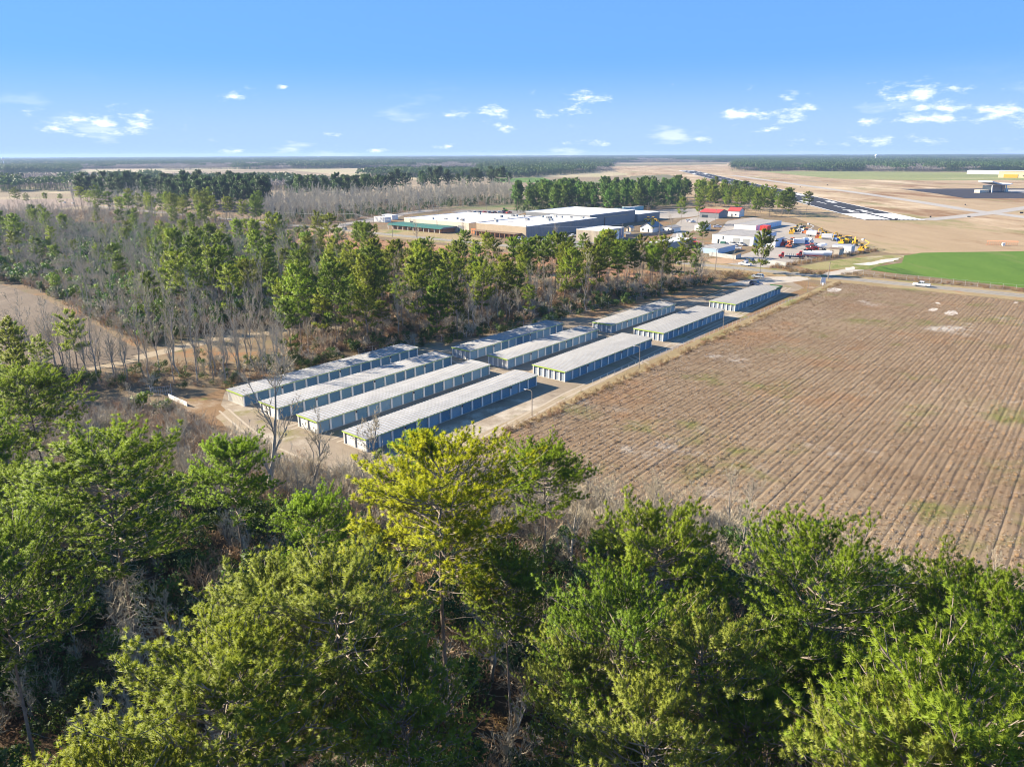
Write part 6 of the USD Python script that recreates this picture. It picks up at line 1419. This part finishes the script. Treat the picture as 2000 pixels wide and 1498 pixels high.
RIM = Polygon(FLOOR).buffer(0).difference(Polygon(INNER).buffer(0)); RIM = max(getattr(RIM, 'geoms', [RIM]), key=lambda g: g.area); RIM = np.array(RIM.exterior.coords)[:-1]
grove('bare_scrub', BG + BG + BB, many(RIM, .28, ru), .9, 1.8, ru)
grove('bare_scrub', NB, many(RIM, .022, ru), .35, .7, ru)
grove('leafy_undergrowth', DS, many(RIM, .018, ru), .6, 1.1, ru)
grove('saplings', NB[1:], many(FLOOR, .016, ru), .28, .55, ru)
grove('dry_weeds', BR, many(FLOOR, .06, ru), .6, 1.2, ru)
# scrub left of the yard and before the storage ends
SCRUB = W([(-200, 880), (0, 850), (120, 800), (330, 800), (430, 850), (560, 950), (640, 948), (520, 908), (350, 845)])
grove('scrub', BG + BB + BB, many(SCRUB, .30, ru), .6, 1.2, ru)
grove('dry_weeds', BR, many(SCRUB, .22, ru), .5, 1.0, ru)
for i, ((px, py), s, k, lab) in enumerate([((285, 805), 1.1, 2, 'bright evergreen bush sprawling by the pale fence left of the yard'), ((325, 810), 1.0, 3, 'round yellowish-green bush at the end of the pale fence'), ((740, 905), .8, 1, 'grey-green bush at the corner of the nearest storage building')]):
    p = G(px, py); thing('shrub', lab, 'shrub', (p[0], p[1], 0), i * 70, None, (s * 1.4, s * 1.4, s), SH[k])
# pale thicket along the near edge of the field
EDGE = np.array([en(float(e_near(n)) - o, n) for n, o in [(-72, -1), (-60, -1), (-40, -.5), (-24, -.5)]] + [en(float(e_near(n)) - 9, n) for n in (-24, -40, -60, -72)])
grove('edge_thicket', BG, many(EDGE, .4, ru), .9, 1.7, ru)
grove('edge_thicket', NB, many(EDGE, .05, ru), .4, .7, ru)
# brush below the belt and in the mixed wood
BELTF = W([(560, 745), (700, 704), (870, 676), (960, 664), (1060, 638), (1200, 602), (1330, 574), (1395, 556), (1330, 556), (1200, 580), (1060, 612), (960, 634), (870, 650), (700, 672), (570, 712)])
grove('belt_brush', DS + SH[:2], many(BELTF, .075, ru, (YARD,)), .5, 1.05, ru)
grove('belt_brush', BM + BR, many(belt, .10, ru, (YARD, LANE)), .7, 1.4, ru)
grove('belt_depth', MP + BP, scatter(belt, 30, 4.6, ru, keep, pts_belt), .46, .74, ru)
grove('belt_bare', MBT, scatter(belt, 46, 4.0, ru, keep, pts_belt), .7, 1.05, ru)
grove('belt_brush', DS + BR, many(belt, .035, ru, (YARD, LANE)), .7, 1.3, ru)
LROW = W([(150, 772), (300, 760), (430, 764), (600, 738), (600, 700), (440, 706), (300, 722), (150, 740)])
grove('lane_brush', DS + BM + BR, many(LROW, .16, ru, (YARD, LANE)), .5, 1.1, ru)
grove('lane_brush', DS + BM + BM, many(W([(-80, 862), (0, 852), (150, 762), (180, 742), (120, 744), (-80, 714)]), .16, ru, (LANE,)), .7, 1.4, ru)
grove('wood_brush', BM, many(woods, .055, ru, keep), .8, 1.6, ru)
grove('wood_brush', BR, many(woods, .05, ru, keep), .8, 1.7, ru)
grove('evergreen_thicket', SH[2:], many(W([(130, 520), (260, 545), (330, 560), (480, 520), (560, 500), (470, 472), (300, 470), (170, 480)]), .055, ru, keep), .8, 1.5, ru)
grove('evergreen_thicket', SH, many(W([(0, 545), (90, 560), (170, 600), (260, 650), (420, 640), (640, 590), (740, 560), (720, 520), (560, 505), (330, 540), (100, 520), (0, 520)]), .034, ru, keep), .8, 1.5, ru)
grove('olive_brush', [SH[0], SH[1], SH[3], SH[2], BR[2]], many(woods, .085, ru, keep), .6, 1.3, ru)
grove('evergreen_thicket', SH[:2], many(woods, .014, ru, keep), .8, 1.6, ru)
grove('wood_brush', BM + BR, many(W([(-80, 440), (200, 440), (520, 466), (560, 450), (420, 430), (200, 416), (-80, 416)]), .03, ru, (ROADP,)), .9, 1.7, ru)
grove('wood_brush', BM + BR + SH[:1], many(backbelt, .05, ru, keep), .7, 1.5, ru)
grove('wood_brush', DS + BM, many(bb, .025, ru, (ROADP,)), .9, 1.6, ru)
grove('wood_brush', DS, many(pr, .02, ru), .9, 1.6, ru)
# weeds along the fence line between track and field, and the ditch banks by the road
WEED = np.array([en(e, N0 + o) for e, o in [(62, -1.2), (120, -1.4), (200, -1.3), (e_far, -1.2), (e_far, .6), (200, 1.0), (120, 1.3), (62, 1.2)]])
grove('fence_weeds', BR, many(WEED, .75, ru), .28, .62, ru)
for pl, dn, a, b in [([(1505, 519), (1530, 516), (1600, 505), (1712, 488), (1712, 492), (1610, 510), (1540, 521), (1505, 524)], .35, .5, .9), ([(1520, 522), (1600, 532), (1615, 534), (1600, 538), (1540, 532), (1515, 526)], .35, .5, .9),
                     ([(1640, 536), (1790, 551), (2050, 576), (2050, 570), (1800, 547), (1660, 533)], .3, .35, .7), ([(1380, 536), (1440, 530), (1475, 535), (1440, 548), (1380, 552)], .12, .5, 1.2)]:
    grove('ditch_brush', BR, many(W(pl), dn, ru), a, b, ru)
grove('red_weeds', BR[:1], many(W([(640, 460), (760, 472), (860, 482), (1000, 498), (1000, 512), (780, 508), (640, 490)]), .04, ru, keep), .5, .9, ru)

# cut stalks and white fluff left on the rows of the field
m_stalk = mat('cut_stalk', (.19, .12, .062), .9, vary=.45, vscale=.5); m_fluff = mat('white_fluff', (.58, .55, .49), .95)
def stubble(seed, fluff):
    rng = np.random.default_rng(seed); n = 15
    x = rng.uniform(-1.1, 1.1, n); y = rng.normal(0, .13, n); h = rng.uniform(.10, .42, n); lx = rng.normal(0, .10, (n, 2)); P = np.stack([x, y, 0 * x], 1)
    top = P + np.c_[lx, h]; sd = rng.normal(0, 1, (n, 3)) * [1, 1, 0]; sd = unit(sd) * .022
    a = np.stack([P - sd, P + sd, top], 1).reshape(-1, 3); m = 12
    j = rng.integers(0, n, m); c = P[j] * .5 + top[j] * .5 + rng.normal(0, .10, (m, 3)) * [1, 1, .6]; e = rng.normal(0, .075, (m, 3)); e2 = rng.normal(0, .075, (m, 3))
    b = np.stack([c, c + e * 1.6, c + e2 * 1.6], 1).reshape(-1, 3)
    stalks = np.vstack([a, b]); g = rng.uniform([-.97, -.42, .05], [.97, .42, .4], (fluff, 3)); q = []
    for p in g:
        s = rng.uniform(.025, .085); d = unit(rng.normal(size=(4, 3))) * s
        q += [p + d[0], p + d[1], p + d[2], p + d[0], p + d[2], p + d[3]]
    return (stalks, np.arange(len(stalks)).reshape(-1, 3)), (np.array(q), np.arange(len(q)).reshape(-1, 3))
SK = []
for i in range(5):
    k = kind_of(f'row_stubble_{chr(97 + i)}'); a, b = stubble(700 + i, (14, 7, 18, 5, 6)[i]); part(k, 'stalks', a, m_stalk, kind='stuff'); part(k, 'fluff', b, m_fluff, kind='stuff'); SK.append(k)
def field_stubble():
    rng = np.random.default_rng(8); sp = .965; rows = np.arange(int(200 / sp)); out = []
    for i in rows:
        n = FIELD_N[0] + i * sp + .48
        e = np.arange(float(e_near(n)) + .5, FIELD_E[1], 1.93); e = e + rng.uniform(-.8, .8, e.shape); q = en(e[:, None], np.full_like(e, n)[:, None] + (meshkit.fbm(np.stack([e * .04, e * 0 + n * .05, e * 0], -1), 3, 4) - .5)[:, None] * .25)
        vis = np.abs(q[:, 0]) < q[:, 1] * .80 + 14
        out.append(np.c_[q, e * 0 + .11][vis])
    P = np.vstack(out); dens = meshkit.fbm(np.c_[P[:, :2] * .045, 0 * P[:, 0]], 4, 31); P = P[dens + rng.uniform(-.3, .3, len(P)) > .28]
    n = len(P); path = '/World/field_stubble'; pi = UsdGeom.PointInstancer.Define(stage, path); rel = pi.CreatePrototypesRel()
    for i, k in enumerate(SK):
        x = UsdGeom.Xform.Define(stage, f'{path}/plant' + (f'_{i:03d}' if i else '')); x.GetPrim().GetReferences().AddInternalReference(k); rel.AddTarget(x.GetPath())
    pi.CreatePositionsAttr(Vt.Vec3fArray.FromNumpy(P.astype(np.float32))); pi.CreateProtoIndicesAttr(Vt.IntArray.FromNumpy(rng.integers(0, 5, n).astype(np.int32)))
    th = (math.radians(90 - 39.854) + rng.integers(0, 2, n) * np.pi) / 2
    pi.CreateOrientationsAttr(Vt.QuathArray([Gf.Quath(float(math.cos(a)), 0, 0, float(math.sin(a))) for a in th]))
    pi.CreateScalesAttr(Vt.Vec3fArray.FromNumpy(np.stack([np.ones(n), np.ones(n), rng.uniform(.6, 1.2, n)], 1).astype(np.float32)))
    tagp(pi.GetPrim(), None, None, None, 'stuff'); print('stubble', n)
field_stubble()

# ---------------------------------------------------------------- the air
_hz = MB(); _hz.box(-14000, 14000, -400, 14000, -1.0, 62.0)
_vm = usdkit.material(stage, L + 'haze', {'v': ('principled_volume', dict(color=(.37, .52, .80), density=0.000075, anisotropy=0.1))}, [], volume='v.volume')
single('haze', _hz.out(), _vm, kind='stuff')
